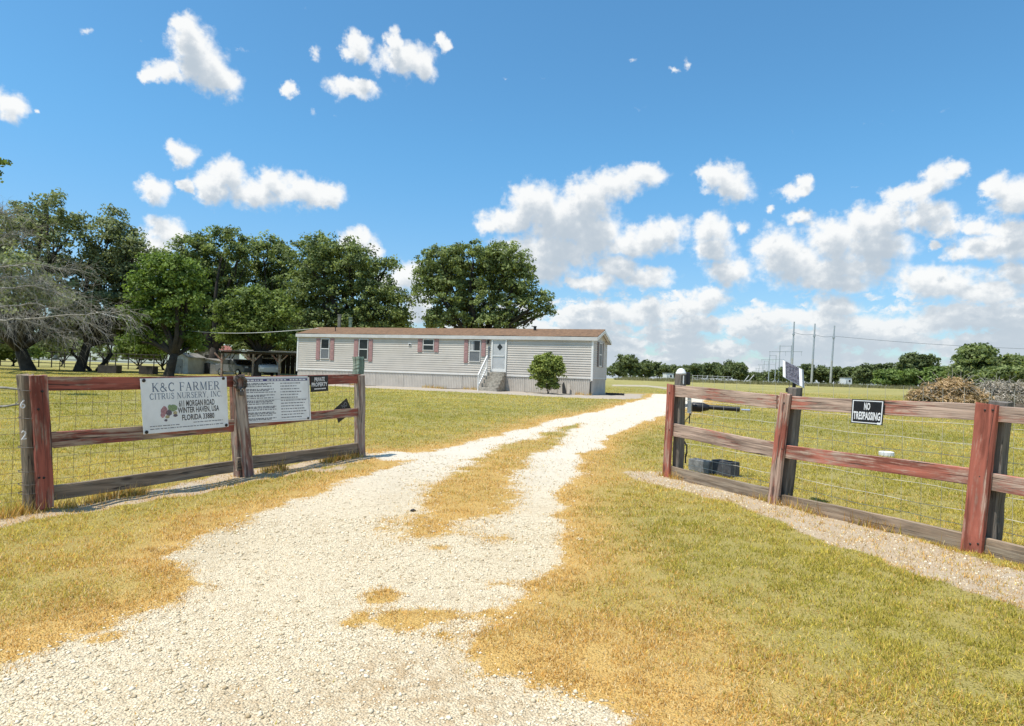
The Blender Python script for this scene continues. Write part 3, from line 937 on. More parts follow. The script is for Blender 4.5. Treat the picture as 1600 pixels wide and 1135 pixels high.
# three rails in two bays: the front faces lie along L_N
def rail_px(name, mat, P, Q, pxP, pxQ, lowP, lowQ, thick, parent, nrm, off, seed, label=None, warp=.006):
    """board between the uprights P and Q; upper and lower edges given by the photo pixel rows at both ends"""
    a0, a1 = height_at(P, pxP), height_at(P, lowP)
    b0, b1 = height_at(Q, pxQ), height_at(Q, lowQ)
    w = ((a0 - a1) + (b0 - b1)) / 2
    A = Vector((P.x, P.y, (a0 + a1) / 2)) + nrm * off
    B = Vector((Q.x, Q.y, (b0 + b1) / 2)) + nrm * off
    return grain_beam(name, mat, A, B, UPV, w, thick, parent, seed=seed, label=label, warp=warp)
def onL(px): return on_plane(px, 640, L1, L_N)
A1, B1, A2, B2 = onL(70), onL(366), onL(374), onL(560)
rail_px('rail', DULL_RED, A1, B1, 588, 588.5, 611, 605, .04, lf, L_N, 0.0, 11, label='dark red top rail')
rail_px('rail', DULL_RED, A1, B1, 676, 656, 699, 676, .04, lf, L_N, 0.0, 12, label='dark red split middle rail')
rail_px('rail', GREY_WOOD, A1, B1, 761, 721, 784, 739, .045, lf, L_N, 0.0, 13, label='bare grey bottom board')
rail_px('rail', DULL_RED, A2, B2, 588, 585.5, 605, 600, .04, lf, L_N, 0.0, 14, label='dark red top rail')
rail_px('rail', DULL_RED, A2, B2, 655, 637, 671, 650, .04, lf, L_N, 0.0, 15, label='dark red middle rail')
rail_px('rail', GREY_WOOD, A2, B2, 716, 692, 735, 709, .045, lf, L_N, 0.0, 16, label='bare grey bottom board')
# hanging splinter under the split rail
s0, s1 = onL(88), onL(250)
rail_px('splinter', DULL_RED, s0, s1, 694, 679, 700, 684, .03, lf, L_N, -.015, 17)
for (px, py) in ((61, 747), (68.5, 747), (66, 612), (60, 640), (371, 600), (373, 722)):
    q = on_plane(px, py, L1 + L_N * .08, L_N)
    mbn = MB(); mbn.lathe(q, [(.012, -.004), (.012, .004), (.006, .008)], 8, L_N); mbn.build('bolt', NAIL, lf)
# house number digits on the end post
for ch, py in (('6', 632), ('2', 680)):
    q = on_plane(35.5 + (py - 632) * .04, py, Lb1 + L_N * .012, L_N)
    w, h = .045, .085
    b = Board([q - L_DIR * w / 2 + UPV * h / 2, q + L_DIR * w / 2 + UPV * h / 2, q + L_DIR * w / 2 - UPV * h / 2, q - L_DIR * w / 2 - UPV * h / 2])
    mb = MB()
    for pl in sans_text(ch):
        vs = [b.p(x, 1 - y, 0.0) for x, y in pl]
        mb.prism(vs, b.n * .006)
    mb.build('digit', SIGN_LETTER, lf)

def wire_panel(name, mat, P, Q, nrm, off, z_lo, z_hi, rows, spacing, rad, parent, sag=.012, seed=0, label=None, vrad=None):
    """welded wire between two uprights: horizontal strands and stays, one joined part"""
    r = random.Random(seed)
    mb = MB(); L = (Q - P).length; d = (Q - P) / L
    n = max(6, int(L / spacing))
    def pt(t, h):
        b = P + d * (L * t)
        zz = float(gz(b.x, b.y)) + h
        return Vector((b.x, b.y, zz)) + nrm * (off + .006 * math.sin(t * 21 + h * 9 + seed)) + UPV * (-sag * math.sin(PI * t) + .006 * math.sin(t * 13 + h * 17 + seed))
    for h in rows:
        mb.tube([pt(i / 14, h) for i in range(15)], rad, 3, False)
    for i in range(n + 1):
        t = (i + r.uniform(-.08, .08)) / n
        t = min(1, max(0, t))
        mb.tube([pt(t, z_lo + (z_hi - z_lo) * k / 4) + nrm * .003 for k in range(5)], (vrad or rad), 3, False)
    return mb.build(name, mat, parent, kind='stuff', label=label)
rowsL = [.12, .20, .30, .40, .52, .64, .78, .92, 1.06, 1.2]
wire_panel('wire_mesh', RUST_WIRE, A1, B1, L_N, -.045, .10, 1.25, rowsL, .155, .0021, lf, seed=3)
wire_panel('wire_mesh', RUST_WIRE, A2, B2, L_N, -.045, .10, 1.25, rowsL, .155, .0021, lf, seed=4)
Lout = L1 - L_DIR * 4.2 - L_N * .0
wire_panel('wire_mesh', RUST_WIRE, Lout - L_N * .9, Lb1 + Vector((0, 0, 0)), L_N, -.045, .06, 1.2, rowsL, .155, .0021, lf, seed=5)
# twisted tie wires round the grey post
mb = MB()
for k, py in enumerate((612, 655, 700, 738, 758, 772)):
    c = on_plane(43, py, Lb1, L_N)
    mb.tube([c + L_DIR * (.075 * math.cos(t)) + L_N * (.075 * math.sin(t)) + UPV * (.004 * t) for t in np.linspace(0, 2 * PI, 11)], .004, 4)
mb.build('tie_wire', RUST_WIRE, lf, kind='stuff')

# ------------------------------------------------------------------ signs on the left fence
def quad_on(px4, P0, n): return [on_plane(x, y, P0, n) for x, y in px4]
front = L1 + L_N * .05
b1 = Board(quad_on([(219, 592), (354, 589), (357, 667), (224.5, 679)], front, L_N))
sg = thing('nursery_sign', 'white sign with blue serif lettering and a small fruit picture on the left fence', 'sign', b1.p(.5, 1))
mb = MB(); b1.panel(mb, 0, 0, 1, 1, -.006, .006); mb.build('panel', SIGN_WHITE, sg)
def serif_line(bd, txt, u0, v0, u1, v1, mat, parent, nm='lettering', sp=.06):
    polys, w = stroke_text(txt, sp)
    mb = MB(); bd.polys(mb, [[(x / w, y) for x, y in p] for p in polys], u0, v0, u1, v1, .0012)
    mb.build(nm, mat, parent, kind='stuff')
serif_line(b1, 'K&C FARMER', .115, .085, .905, .245, SIGN_BLUE, sg, sp=.12)
serif_line(b1, 'CITRUS NURSERY, INC.', .085, .275, .935, .385, SIGN_BLUE, sg, sp=.09)
for txt, u0, v0, u1, v1 in (('611 MORGAN ROAD', .40, .425, .83, .545), ('WINTER HAVEN, USA', .385, .555, .885, .685), ('FLORIDA 33880', .43, .695, .82, .805)):
    mb = MB(); b1.polys(mb, sans_text(txt, .0, .02), u0, v0, u1, v1, .0012); mb.build('lettering', SIGN_INK, sg, kind='stuff')
def blob(bd, mb, u, v, ru, rv, n=11, seed=0, off=.0012):
    r = random.Random(seed)
    mb.add([bd.p(u + ru * math.cos(2 * PI * k / n) * r.uniform(.75, 1.1), v + rv * math.sin(2 * PI * k / n) * r.uniform(.75, 1.1), off) for k in range(n)], [tuple(range(n))])
for nm, mt, items in (('fruit_picture', SIGN_PINK, [(.235, .60, .040, .085), (.215, .67, .03, .06)]), ('fruit_picture', SIGN_GREEN, [(.335, .56, .055, .065), (.30, .53, .03, .04)]),
                      ('fruit_picture', SIGN_PURPLE, [(.285, .645, .038, .06), (.355, .70, .03, .028), (.245, .775, .018, .025)]), ('fruit_picture', SIGN_TAN, [(.355, .655, .024, .04), (.265, .715, .03, .03)])):
    mb = MB()
    for i, (u, v, ru, rv) in enumerate(items): blob(b1, mb, u, v, ru, rv, seed=i + 3, off=.0010 + .0003 * ('PGUT'.find(mt.name[6].upper()) % 4) + .0001 * i)
    mb.build(nm, mt, sg, kind='stuff')
def dash_lines(bd, mb, rows, seed, h):
    r = random.Random(seed)
    for (v, u0, u1) in rows:
        u = u0
        while u < u1:
            w = min(r.uniform(.012, .05), u1 - u)
            mb.add([bd.p(u, v + h, .0012), bd.p(u + w, v + h, .0012), bd.p(u + w, v, .0012), bd.p(u, v, .0012)], [(0, 1, 2, 3)])
            u += w + r.uniform(.005, .012)
mb = MB(); dash_lines(b1, mb, [(.865, .07, .40), (.845, .56, .93), (.915, .07, .93)], 4, .016); mb.build('small_print', SIGN_GREYINK, sg, kind='stuff')
for u, v in ((.035, .035), (.955, .03), (.97, .965), (.03, .965)):
    mb = MB(); mb.lathe(b1.p(u, v, .001), [(.020, 0), (.020, .006), (.009, .012)], 10, L_N); mb.build('screw_washer', NAIL, sg)

b2 = Board(quad_on([(378, 589.5), (483, 588), (486, 656), (381, 662.5)], front, L_N))
sg = thing('rules_sign', 'white notice board in two columns of fine print under a navy heading', 'sign', b2.p(.5, 1))
mb = MB(); b2.panel(mb, 0, 0, 1, 1, -.006, .006); mb.build('panel', SIGN_WHITE, sg)
mb = MB(); b2.panel(mb, .035, .045, .965, .10, .0008, .0008); mb.build('heading_band', SIGN_NAVY, sg)
mb = MB()
r = random.Random(2)
for (u0, u1) in ((.05, .29), (.34, .64), (.68, .94)):
    u = u0
    while u < u1:
        w = min(r.uniform(.02, .05), u1 - u)
        mb.add([b2.p(u, .087, .003), b2.p(u + w, .087, .003), b2.p(u + w, .06, .003), b2.p(u, .06, .003)], [(0, 1, 2, 3)]); u += w + .012
mb.build('heading_print', SIGN_LETTER, sg, kind='stuff')
mb = MB(); rows = []
for k in range(13):
    v = .135 + k * .0635
    rows.append((v, .05, r.uniform(.40, .48))); rows.append((v + .004, .535, r.uniform(.78, .93)))
    if k % 2 == 0: rows.append((v + .026, .05, r.uniform(.30, .46)))
dash_lines(b2, mb, rows, 9, .021); mb.build('fine_print', SIGN_GREYINK, sg, kind='stuff')
mb = MB()
for (u0, v0, u1, v1) in ((.02, .025, .98, .030), (.02, .965, .98, .97), (.02, .03, .025, .965), (.975, .03, .98, .965), (.04, .497, .96, .503)):
    b2.panel(mb, u0, v0, u1, v1, .0008, .0006)
mb.build('border_line', SIGN_GREYINK, sg, kind='stuff')
for u, v in ((.0, .03), (.99, .0), (.95, .96), (.025, .975)):
    mb = MB(); mb.lathe(b2.p(u, v, .001), [(.017, 0), (.017, .006), (.008, .011)], 10, L_N); mb.build('screw_washer', NAIL, sg)

b3 = Board(quad_on([(485, 588), (512.5, 586.5), (513, 611), (485.5, 613)], L1 + L_N * .045, L_N))
sg = thing('private_property_sign', 'small black PRIVATE PROPERTY sign on the top rail beside the notice board', 'sign', b3.p(.5, 1))
mb = MB(); b3.panel(mb, 0, 0, 1, 1, -.004, .004); mb.build('panel', SIGN_BLACK, sg)
mb = MB()
b3.polys(mb, sans_text('PRIVATE', 0, .025), .22, .10, .80, .36, .001)
mb.build('lettering', SIGN_LETTER, sg, kind='stuff')
mb = MB(); b3.polys(mb, sans_text('PROPERTY', 0, .025), .06, .42, .95, .68, .001); mb.build('lettering', SIGN_LETTER, sg, kind='stuff')
mb = MB(); dash_lines(b3, mb, [(.79, .2, .86)], 5, .07); mb.build('small_print', SIGN_LETTER, sg, kind='stuff')

back = L1 - L_N * .035
b4 = Board(quad_on([(522, 640), (541.5, 622.5), (551, 644), (529, 661)], back, L_N))
sg = thing('fallen_sign', 'black sign slipped askew behind the middle rail next to the green tipped post', 'sign', b4.p(.5, 1))
mb = MB(); b4.panel(mb, 0, 0, 1, 1, -.005, .005); mb.build('panel', SIGN_BLACK, sg)
mb = MB(); b4.polys(mb, sans_text('NO'), .52, .12, .88, .42, .001); mb.build('lettering', SIGN_GREYINK, sg, kind='stuff')

# chain and padlock looped over the middle post
ch = thing('chain', 'dark rusty chain with padlock looped over the middle post between the two white signs', 'chain', tuple(on_plane(376, 612, L1 + L_N * .09, L_N)))
pts = []
for k in range(22):
    t = k / 21
    a = t * 2 * PI
    px = 375 + 8.5 * math.cos(a) + (1.5 if k % 3 else -1); py = 599 + 10 * math.sin(a)
    pts.append(on_plane(px, py, L1 + L_N * (.10 + .012 * (k % 2)), L_N))
for k in range(21):
    c = (pts[k] + pts[k + 1]) / 2; d = (pts[k + 1] - pts[k]).normalized()
    sd = (L_N if k % 2 else L_N.cross(d)).normalized()
    mb = MB()
    mb.tube([c + d * (.030 * math.cos(t)) + sd * (.017 * math.sin(t)) for t in np.linspace(0, 2 * PI, 9)], .0065, 5)
    mb.build('link', RUST_WIRE, ch)
q = on_plane(378, 615, L1 + L_N * .115, L_N)
mb = MB(); mb.box(q, (.055, .03, .06), (L_DIR, L_N, UPV)); o = mb.build('padlock', RUST_WIRE, ch, bevel=.006)
mb = MB(); mb.tube([q + UPV * .03 + L_DIR * (.02 * math.cos(t)) + UPV * (.035 * math.sin(t)) for t in np.linspace(0, PI, 8)], .005, 6); mb.build('shackle', SILVER, o)

# ------------------------------------------------------------------ right fence
R1, R2, R3 = ground_pt(1046, 746), ground_pt(1219, 787), ground_pt(1523, 864)
R_DIR = flat(R3 - R1)
R2 = R1 + R_DIR * (R2 - R1).dot(R_DIR); R2.z = float(gz(R2.x, R2.y))
R_N = Vector((R_DIR.y, -R_DIR.x, 0))
if R_N.dot(EYE - R1) < 0: R_N = -R_N
rf = thing('wooden_fence', 'faded red three rail board fence right of the driveway, carrying the NO TRESPASSING sign', 'fence', tuple(R2))
def onR(px, off=0.0): return on_plane(px, 690, R1 + R_N * off, R_N)
post_px('cover_board', RED_POST, R1 + R_N * .05, (1048, 601), 1046, .135, .045, rf, R_DIR, seed=21, below=.05)
post_px('cover_board', RED_POST, R2 + R_N * .05, (1228, 616), 1219, .148, .045, rf, R_DIR, seed=22, below=.05)
post_px('cover_board', RED_POST, R3 + R_N * .05, (1543, 632), 1524, .172, .05, rf, R_DIR, seed=23, below=.02)
# dark square posts standing behind the boards
PB1 = ground_pt(1066, 742) - R_N * .0
PB2 = R2 - R_N * .11 + R_DIR * .03
PB3 = R3 - R_N * .12 + R_DIR * .05
PB1 = R1 - R_N * .12 + R_DIR * .04
post_px('post', DARK_POST, PB1, (1063.5, 586), 1066, .125, .125, rf, R_DIR, seed=24, label='dark weathered gate post with white cap', warp=.008)
post_px('post', DARK_POST, PB2, (1243, 606), 1240, .13, .13, rf, R_DIR, seed=25)
post_px('post', DARK_POST, PB3, (1566, 628), 1558, .14, .14, rf, R_DIR, seed=26)
R4 = R3 + R_DIR * 2.35
R4 = Vector((R4.x, R4.y, float(gz(R4.x, R4.y))))
def rail_z(mat, P, Q, hP, hQ, w, seed, label=None, thick=.045, warp=.007, off=0.0):
    A = Vector((P.x, P.y, float(gz(P.x, P.y)) + hP - w / 2)) + R_N * off; B = Vector((Q.x, Q.y, float(gz(Q.x, Q.y)) + hQ - w / 2)) + R_N * off
    return grain_beam('rail', mat, A, B, UPV, w, thick, rf, seed=seed, label=label, warp=warp)
e1, e2, e2b, e3, e3b = R1 + R_DIR * .02, R2 - R_DIR * .01, R2 + R_DIR * .01, R3 - R_DIR * .01, R3 + R_DIR * .01
def rail_R(mat, P, Q, a, b, c, d, seed, label=None, thick=.045, warp=.007):
    return rail_px('rail', mat, P, Q, a, b, c, d, thick, rf, R_N, 0.0, seed, label, warp)
rail_R(RED_RAIL, e1, e2, 602, 617, 620, 638, 31, 'faded red top rail')
rail_R(RED_RAIL, e1, e2, 661, 692, 683, 713, 32, 'faded pinkish middle rail')
rail_R(GREY_WOOD, e1, e2, 727, 767, 749, 790, 33, 'bare grey bottom board')
rail_R(RED_RAIL, e2b, e3, 617, 633, 638, 657, 34, 'faded red top rail')
rail_R(RED_RAIL, e2b, e3, 693, 734, 713, 760, 35, 'faded pinkish middle rail')
rail_R(GREY_WOOD, e2b, e3, 771, 836, 794, 866, 36, 'bare grey bottom board')
def ext(row_a, row_b, x0, x1, xq): return row_a + (row_b - row_a) * (xq - x0) / (x1 - x0)
hz = lambda P, row: height_at(P, row)
def rail_beyond(mat, rows_e3, w, seed, label):
    z0 = height_at(e3b, rows_e3) - float(gz(e3b.x, e3b.y))
    rail_z(mat, e3b, R4, z0, z0 - .02, w, seed, label)
rail_beyond(RED_RAIL, 634, .14, 37, 'brighter red top rail at the picture edge')
rail_beyond(RED_RAIL, 736, .155, 38, 'brighter red middle rail at the picture edge')
rail_beyond(GREY_WOOD, 838, .165, 39, 'bare grey bottom board at the picture edge')
rowsR = [.20, .33, .47, .80, .95, 1.12, 1.3, 1.48]
for i, (P, Q) in enumerate(((R1, R2), (R2, R3), (R3, R4))):
    wire_panel('wire_mesh', WIRE, P, Q, R_N, -.20, .10, 1.50, [.20, .33, .52, .66, .84, .97, 1.15], .20, .0030, rf, seed=20 + i, vrad=.0022)
for (px, py) in ((1046, 614), (1046, 672), (1225, 630), (1222, 702), (1218, 775), (1539, 641), (1551, 641), (1516, 850), (1528, 850), (1531, 745)):
    q = on_plane(px, py, R1 + R_N * .074, R_N)
    mbn = MB(); mbn.lathe(q, [(.009, -.006), (.009, .003), (.005, .006)], 8, R_N); mbn.build('bolt', NAIL, rf)
mb = MB(); c = Vector((PB1.x, PB1.y, 0))
zt = height_at(PB1, 586); cc = at(1064, 585.5, PB1.y)
mb.lathe(cc, [(.072, 0), (.077, .01), (.077, .03), (.066, .04), (.06, .06), (.043, .082), (.018, .093), (.004, .095)], 18)
cap = mb.build('post_cap', WHITE_PAINT, rf, smooth=True)

b5 = Board(quad_on([(1331.5, 623.5), (1382, 626), (1378.5, 665), (1329, 661)], R1 + R_N * .045, R_N))
sg = thing('no_trespassing_sign', 'black NO TRESPASSING sign with white border nailed to the right fence top rail', 'sign', b5.p(.5, 1))
mb = MB(); b5.panel(mb, 0, 0, 1, 1, -.005, .005); mb.build('panel', SIGN_BLACK, sg)
mb = MB()
for (u0, v0, u1, v1) in ((.03, .04, .97, .075), (.03, .925, .97, .96), (.03, .075, .06, .925), (.94, .075, .97, .925)): b5.panel(mb, u0, v0, u1, v1, .0008, .0006)
mb.build('border_line', SIGN_LETTER, sg, kind='stuff')
mb = MB(); b5.polys(mb, sans_text('NO', 0, .03), .40, .12, .59, .43, .001); mb.build('lettering', SIGN_LETTER, sg, kind='stuff')
mb = MB(); b5.polys(mb, sans_text('TRESPASSING', 0, .03), .075, .50, .92, .83, .001); mb.build('lettering', SIGN_LETTER, sg, kind='stuff')
mb = MB(); b5.panel(mb, .84, .90, .95, .985, .0016, .0008); mb.build('sticker', SIGN_WHITE, sg)

# ------------------------------------------------------------------ gate opener, control boxes, solar panel
def box_px(mb, px, py, Y, size, axes=None): mb.box(at(px, py, Y), size, axes); return mb
YB = PB1.y
bx = thing('gate_receiver_box', 'small black box with a white strip on the back of the capped gate post', 'box', tuple(at(1073, 598, YB + .05)))
mb = MB(); box_px(mb, 1073.5, 592, YB + .02, (.085, .09, .19)); mb.build('housing', BLACK_PLASTIC, bx, bevel=.012)
mb = MB(); box_px(mb, 1067.5, 594, YB - .06, (.022, .02, .13)); mb.build('strip', WHITE_PAINT, bx, bevel=.003)

ao = thing('gate_opener_arm', 'black gate opener actuator with bright rod pointing right from the capped post', 'gate opener', tuple(at(1083, 637, YB + .12)))
YA = YB + .25
p0, p1, p2, p3 = at(1077, 635, YA), at(1108, 636.5, YA - .08), at(1156, 640.5, YA - .22), at(1172, 642.2, YA - .27)
ax = (p2 - p0).normalized()
mb = MB(); mb.lathe(p0, [(.035, 0), (.06, .02), (.066, .06), (.066, (p1 - p0).length * .7), (.04, (p1 - p0).length)], 16, ax); mb.build('motor_housing', BLACK_PLASTIC, ao, smooth=True)
mb = MB(); q = at(1087, 640, YA - .02); mb.box(q, (.20, .09, .07), (ax, UPV.cross(ax).normalized(), ax.cross(UPV.cross(ax)).normalized())); mb.build('motor', BLACK_PLASTIC, ao, bevel=.02)
mb = MB(); mb.lathe(p1 - ax * .03, [(.036, 0), (.036, (p2 - p1).length - .03), (.040, (p2 - p1).length - .028), (.040, (p2 - p1).length + .03)], 14, ax); mb.build('tube', BLACK_PLASTIC, ao, smooth=False)
mb = MB(); mb.lathe(p2 + ax * .02, [(.016, 0), (.016, (p3 - p2).length - .06), (.022, (p3 - p2).length - .058), (.022, (p3 - p2).length - .02)], 12, ax); mb.build('rod', SILVER, ao)
mb = MB(); mb.box(at(1074, 634, YB + .13), (.10, .05, .05)); mb.box(at(1077, 630, YB + .1), (.05, .04, .30)); mb.build('bracket', WHITE_PAINT, ao, bevel=.004)
mb = MB()
mb.tube([at(1078, 612, YB + .14), at(1078.5, 630, YB + .15), at(1078, 645, YB + .15), at(1077, 662, YB + .13)], .009, 6)
mb.tube([at(1083, 640, YA), at(1078, 650, YB + .17), at(1072, 656, YB + .08), at(1068, 668, YB + .08)], .007, 6)
mb.build('cable', BLACK_PLASTIC, ao)
kb = thing('hasp', 'bent dark iron strap low on the capped gate post', 'strap', tuple(at(1071, 700, YB - .05)))
mb = MB(); mb.tube([at(1069, 690, YB - .02), at(1073, 697, YB - .05), at(1073, 708, YB - .05), at(1071, 714, YB - .04), at(1071, 724, YB - .03)], .012, 6); mb.build('strap', NAIL, kb)

sp = thing('solar_panel', 'small tilted solar panel with white edges on top of the second right fence post', 'solar panel', tuple(at(1238, 606, PB2.y)))
YS = PB2.y + .03
cs = [at(1222.5, 561.5, YS + .16), at(1253.5, 577, YS - .10), at(1254.5, 606, YS - .18), at(1225.5, 588, YS + .08)]
cs[3] = cs[0] + cs[2] - cs[1]
bs = Board(cs)
SOLAR = new_mat('solar_cell')
mt, N, b = SOLAR
setc(N, b, N.mix(N.step(N.noise(N.n('ShaderNodeTexCoord').outputs['Object'], 30, 2), .4, .6), (.05, .048, .065), (.115, .11, .14)))
b.inputs['Roughness'].default_value = .5; b.inputs['Specular IOR Level'].default_value = .2
FRAME_GREY = plain('anodised_frame', (.30, .31, .32), .4, .1, 6, metal=.3)
mb = MB(); bs.panel(mb, 0, 0, 1, 1, -.03, .028); mb.build('frame', FRAME_GREY, sp)
mb = MB(); bs.panel(mb, .02, .03, .15, .97, .0005, .002); mb.build('white_edge', WHITE_PAINT, sp)
mb = MB(); bs.panel(mb, .85, .03, .98, .97, .0005, .002); mb.build('white_edge', WHITE_PAINT, sp)
for i in range(9):
    for j in range(4):
        u0 = .155 + i * .0765; v0 = .03 + j * .236
        mb = MB(); bs.panel(mb, u0, v0, u0 + .070, v0 + .226, .0005, .0015)
        mb.build('cell', mt, sp)
mb = MB(); bs.panel(mb, .15, .025, .85, .975, .0001, .0003); mb.build('backing', WHITE_PAINT, sp)
mb = MB()
mt_top = bs.p(.5, .62, -.05)
mb.tube([at(1240, 612, YS + .02), mt_top - UPV * .04], .022, 8); mb.build('mount', BLACK_PLASTIC, sp)
mb = MB(); mb.tube([at(1236, 606, YS - .09), at(1235, 612, YS - .09)], .03, 8); mb.box(at(1236, 610, YS - .08), (.11, .05, .05)); mb.build('bracket', NAIL, sp)
mb = MB(); mb.tube([at(1241, 665, YS - .09), at(1243, 672, YS - .09), at(1247, 680, YS - .09), at(1247, 690, YS - .09)], .008, 5); mb.build('cable', BLACK_PLASTIC, sp)

# grey cinder blocks lying behind the first bay of the right fence
def cinder_block(px, py, yaw, label, size=(.40, .19, .19), mat=CONCRETE):
    g = ground_pt(px, py)
    t = thing('cinder_block', label, 'concrete block', tuple(g), 'concrete blocks behind the right fence')
    ca, sa = math.cos(yaw), math.sin(yaw)
    ax = (Vector((ca, sa, 0)), Vector((-sa, ca, 0)), UPV)
    c = g + UPV * (size[2] / 2 + .004)
    mb = MB()
    L, W, H = size
    for k in (-1, 0, 1): mb.box(c + ax[0] * (k * (L / 2 - .016)), (.032, W - .064, H), ax)
    mb.build('web', mat, t)
    for s in (-1, 1):
        mb = MB(); mb.box(c + ax[1] * (s * (W / 2 - .016)), (L, .032, H), ax); mb.build('face', mat, t, bevel=.004)
    return t
yaw = math.atan2(R_DIR.y, R_DIR.x)
cinder_block(1097, 738, yaw + .12, 'pale grey concrete block nearest the capped gate post')
cinder_block(1133, 743, yaw + .05, 'dark grey ribbed concrete block standing right of its pale neighbour', (.38, .2, .22), plain('dark_grey_concrete', (.07, .072, .078), .9, .3, 12, bump=.5))

def stone(px, py, size, label, mat=STONE, name='stone', cat='stone', squash=.45):
    g = ground_pt(px, py)
    rg = random.Random(int(px * 7 + py))
    mb = MB(); vs = []; n = 9
    rings = [(.55, 0), (1.0, .25), (.9, .65), (.45, .95)]
    for (rr, h) in rings:
        for k in range(n):
            a = 2 * PI * k / n
            q = rr * rg.uniform(.78, 1.15)
            vs.append(g + Vector((size * q * math.cos(a), size * .7 * q * math.sin(a), size * squash * h * 2 * rg.uniform(.85, 1.1) - .01)))
    fs = []
    for i in range(3):
        for k in range(n): fs.append((i * n + k, i * n + (k + 1) % n, (i + 1) * n + (k + 1) % n, (i + 1) * n + k))
    fs.append(tuple(range(n))[::-1]); fs.append(tuple(3 * n + k for k in range(n)))
    mb.add(vs, fs)
    o = mb.build(name, mat); tag(o, label, cat)
    return o
stone(1219, 789, .075, 'pale limestone chunk at the foot of the second right fence post')
stone(645, 798, .03, 'black pebble lying on the gravel at the left edge of the grass strip', NAIL, 'pebble', 'pebble')
g = ground_pt(1385, 712)
t = thing('valve_box_lid', 'flat off-white lid lying in the grass behind the right fence', 'lid', tuple(g))
mb = MB(); mb.lathe(g + UPV * -.02, [(.14, 0), (.14, .09), (.12, .10)], 14); mb.build('lid', WHITE_PAINT, t)
mb = MB(); mb.lathe(g + UPV * -.03, [(.11, 0), (.11, .05)], 14); mb.build('collar', CONCRETE, t)
# ------------------------------------------------------------------ mobile home
SIDING = plain('beige_vinyl_siding', (.56, .50, .43), .5, .05, 1.2, dirt=(.49, .43, .36))
SKIRT = plain('ribbed_skirting', (.53, .475, .41), .6, .08, 2.0, dirt=(.40, .34, .28))
HWHITE = plain('house_white_trim', (.74, .72, .68), .5, .05, 3, dirt=(.55, .52, .47))
FASCIA = plain('grey_fascia', (.56, .54, .51), .5, .08, 2)
ROOFM = plain('brown_shingle_roof', (.185, .105, .056), .9, .25, 5, bump=.4, bscale=30, dirt=(.15, .08, .045))
SHUT = plain('dusty_rose_shutter', (.36, .20, .185), .6, .14, 8)
SHUT_G = plain('brown_end_shutter', (.15, .11, .10), .6, .14, 8)
GLASS, N, b = new_mat('dark_window_glass')
setc(N, b, (.012, .014, .016)); b.inputs['Roughness'].default_value = .06; b.inputs['Specular IOR Level'].default_value = .5
SCREEN = plain('grey_window_screen', (.15, .155, .16), .5, .15, 12)
CURTAIN = plain('pale_curtain', (.40, .40, .38), .8, .15, 14)
DOORW = plain('grey_white_storm_door', (.47, .47, .46), .35, .06, 3)
STEPC = plain('stained_concrete_steps', (.36, .32, .26), .95, .3, 7, bump=.6, dirt=(.13, .11, .09))
DARKV = plain('shadowy_vent', (.03, .03, .03), .7, .2, 9)  # near-black colour standing in for the shade inside holes and doorways

HA = HOUSE_A.copy()
house = thing('mobile_home', 'long beige single-wide mobile home with rose shutters and brown shingle roof', 'house', tuple(HA))
H_EZ = UPV
EAVE, FLOOR = 3.28, .97          # heights above the ground at A
H_W = 4.35
def hp(s, d, z): return HA + H_EX * s + H_EY * d + UPV * z
def hpx(px, py):
    q = on_plane(px, py, HA, H_EY) - HA
    return q.dot(H_EX), q.z
HAX = (H_EX, H_EY, UPV)
def hbox(mb, s0, s1, d0, d1, z0, z1): mb.box(hp((s0 + s1) / 2, (d0 + d1) / 2, (z0 + z1) / 2), (abs(s1 - s0), abs(d1 - d0), abs(z1 - z0)), HAX); return mb
# core and lap siding
mb = MB(); hbox(mb, .05, H_LEN - .05, .05, H_W - .05, .1, EAVE); mb.build('wall_core', SIDING, house)
def lap(O, along, out, L, z0, z1, n):
    mb = MB(); h = (z1 - z0) / n
    for k in range(n):
        a, bz = z0 + k * h, z0 + (k + 1) * h
        p = [O + UPV * a + out * .034, O + along * L + UPV * a + out * .034, O + along * L + UPV * bz + out * .006, O + UPV * bz + out * .006]
        mb.add(p, [(0, 1, 2, 3)])
        mb.add([O + UPV * a + out * .034, O + along * L + UPV * a + out * .034, O + along * L + UPV * a + out * .004, O + UPV * a + out * .004], [(0, 3, 2, 1)])
    return mb
lap(hp(0, 0, 0), H_EX, -H_EY, H_LEN, FLOOR, EAVE, 17).build('siding', SIDING, house, kind='stuff')
lap(hp(0, 0, 0), H_EY, -H_EX, H_W, FLOOR, EAVE, 17).build('siding', SIDING, house, kind='stuff')
lap(hp(H_LEN, 0, 0), H_EY, H_EX, H_W, FLOOR, EAVE, 17).build('siding', SIDING, house, kind='stuff')
lap(hp(0, H_W, 0), H_EX, H_EY, H_LEN, FLOOR, EAVE, 17).build('siding', SIDING, house, kind='stuff')
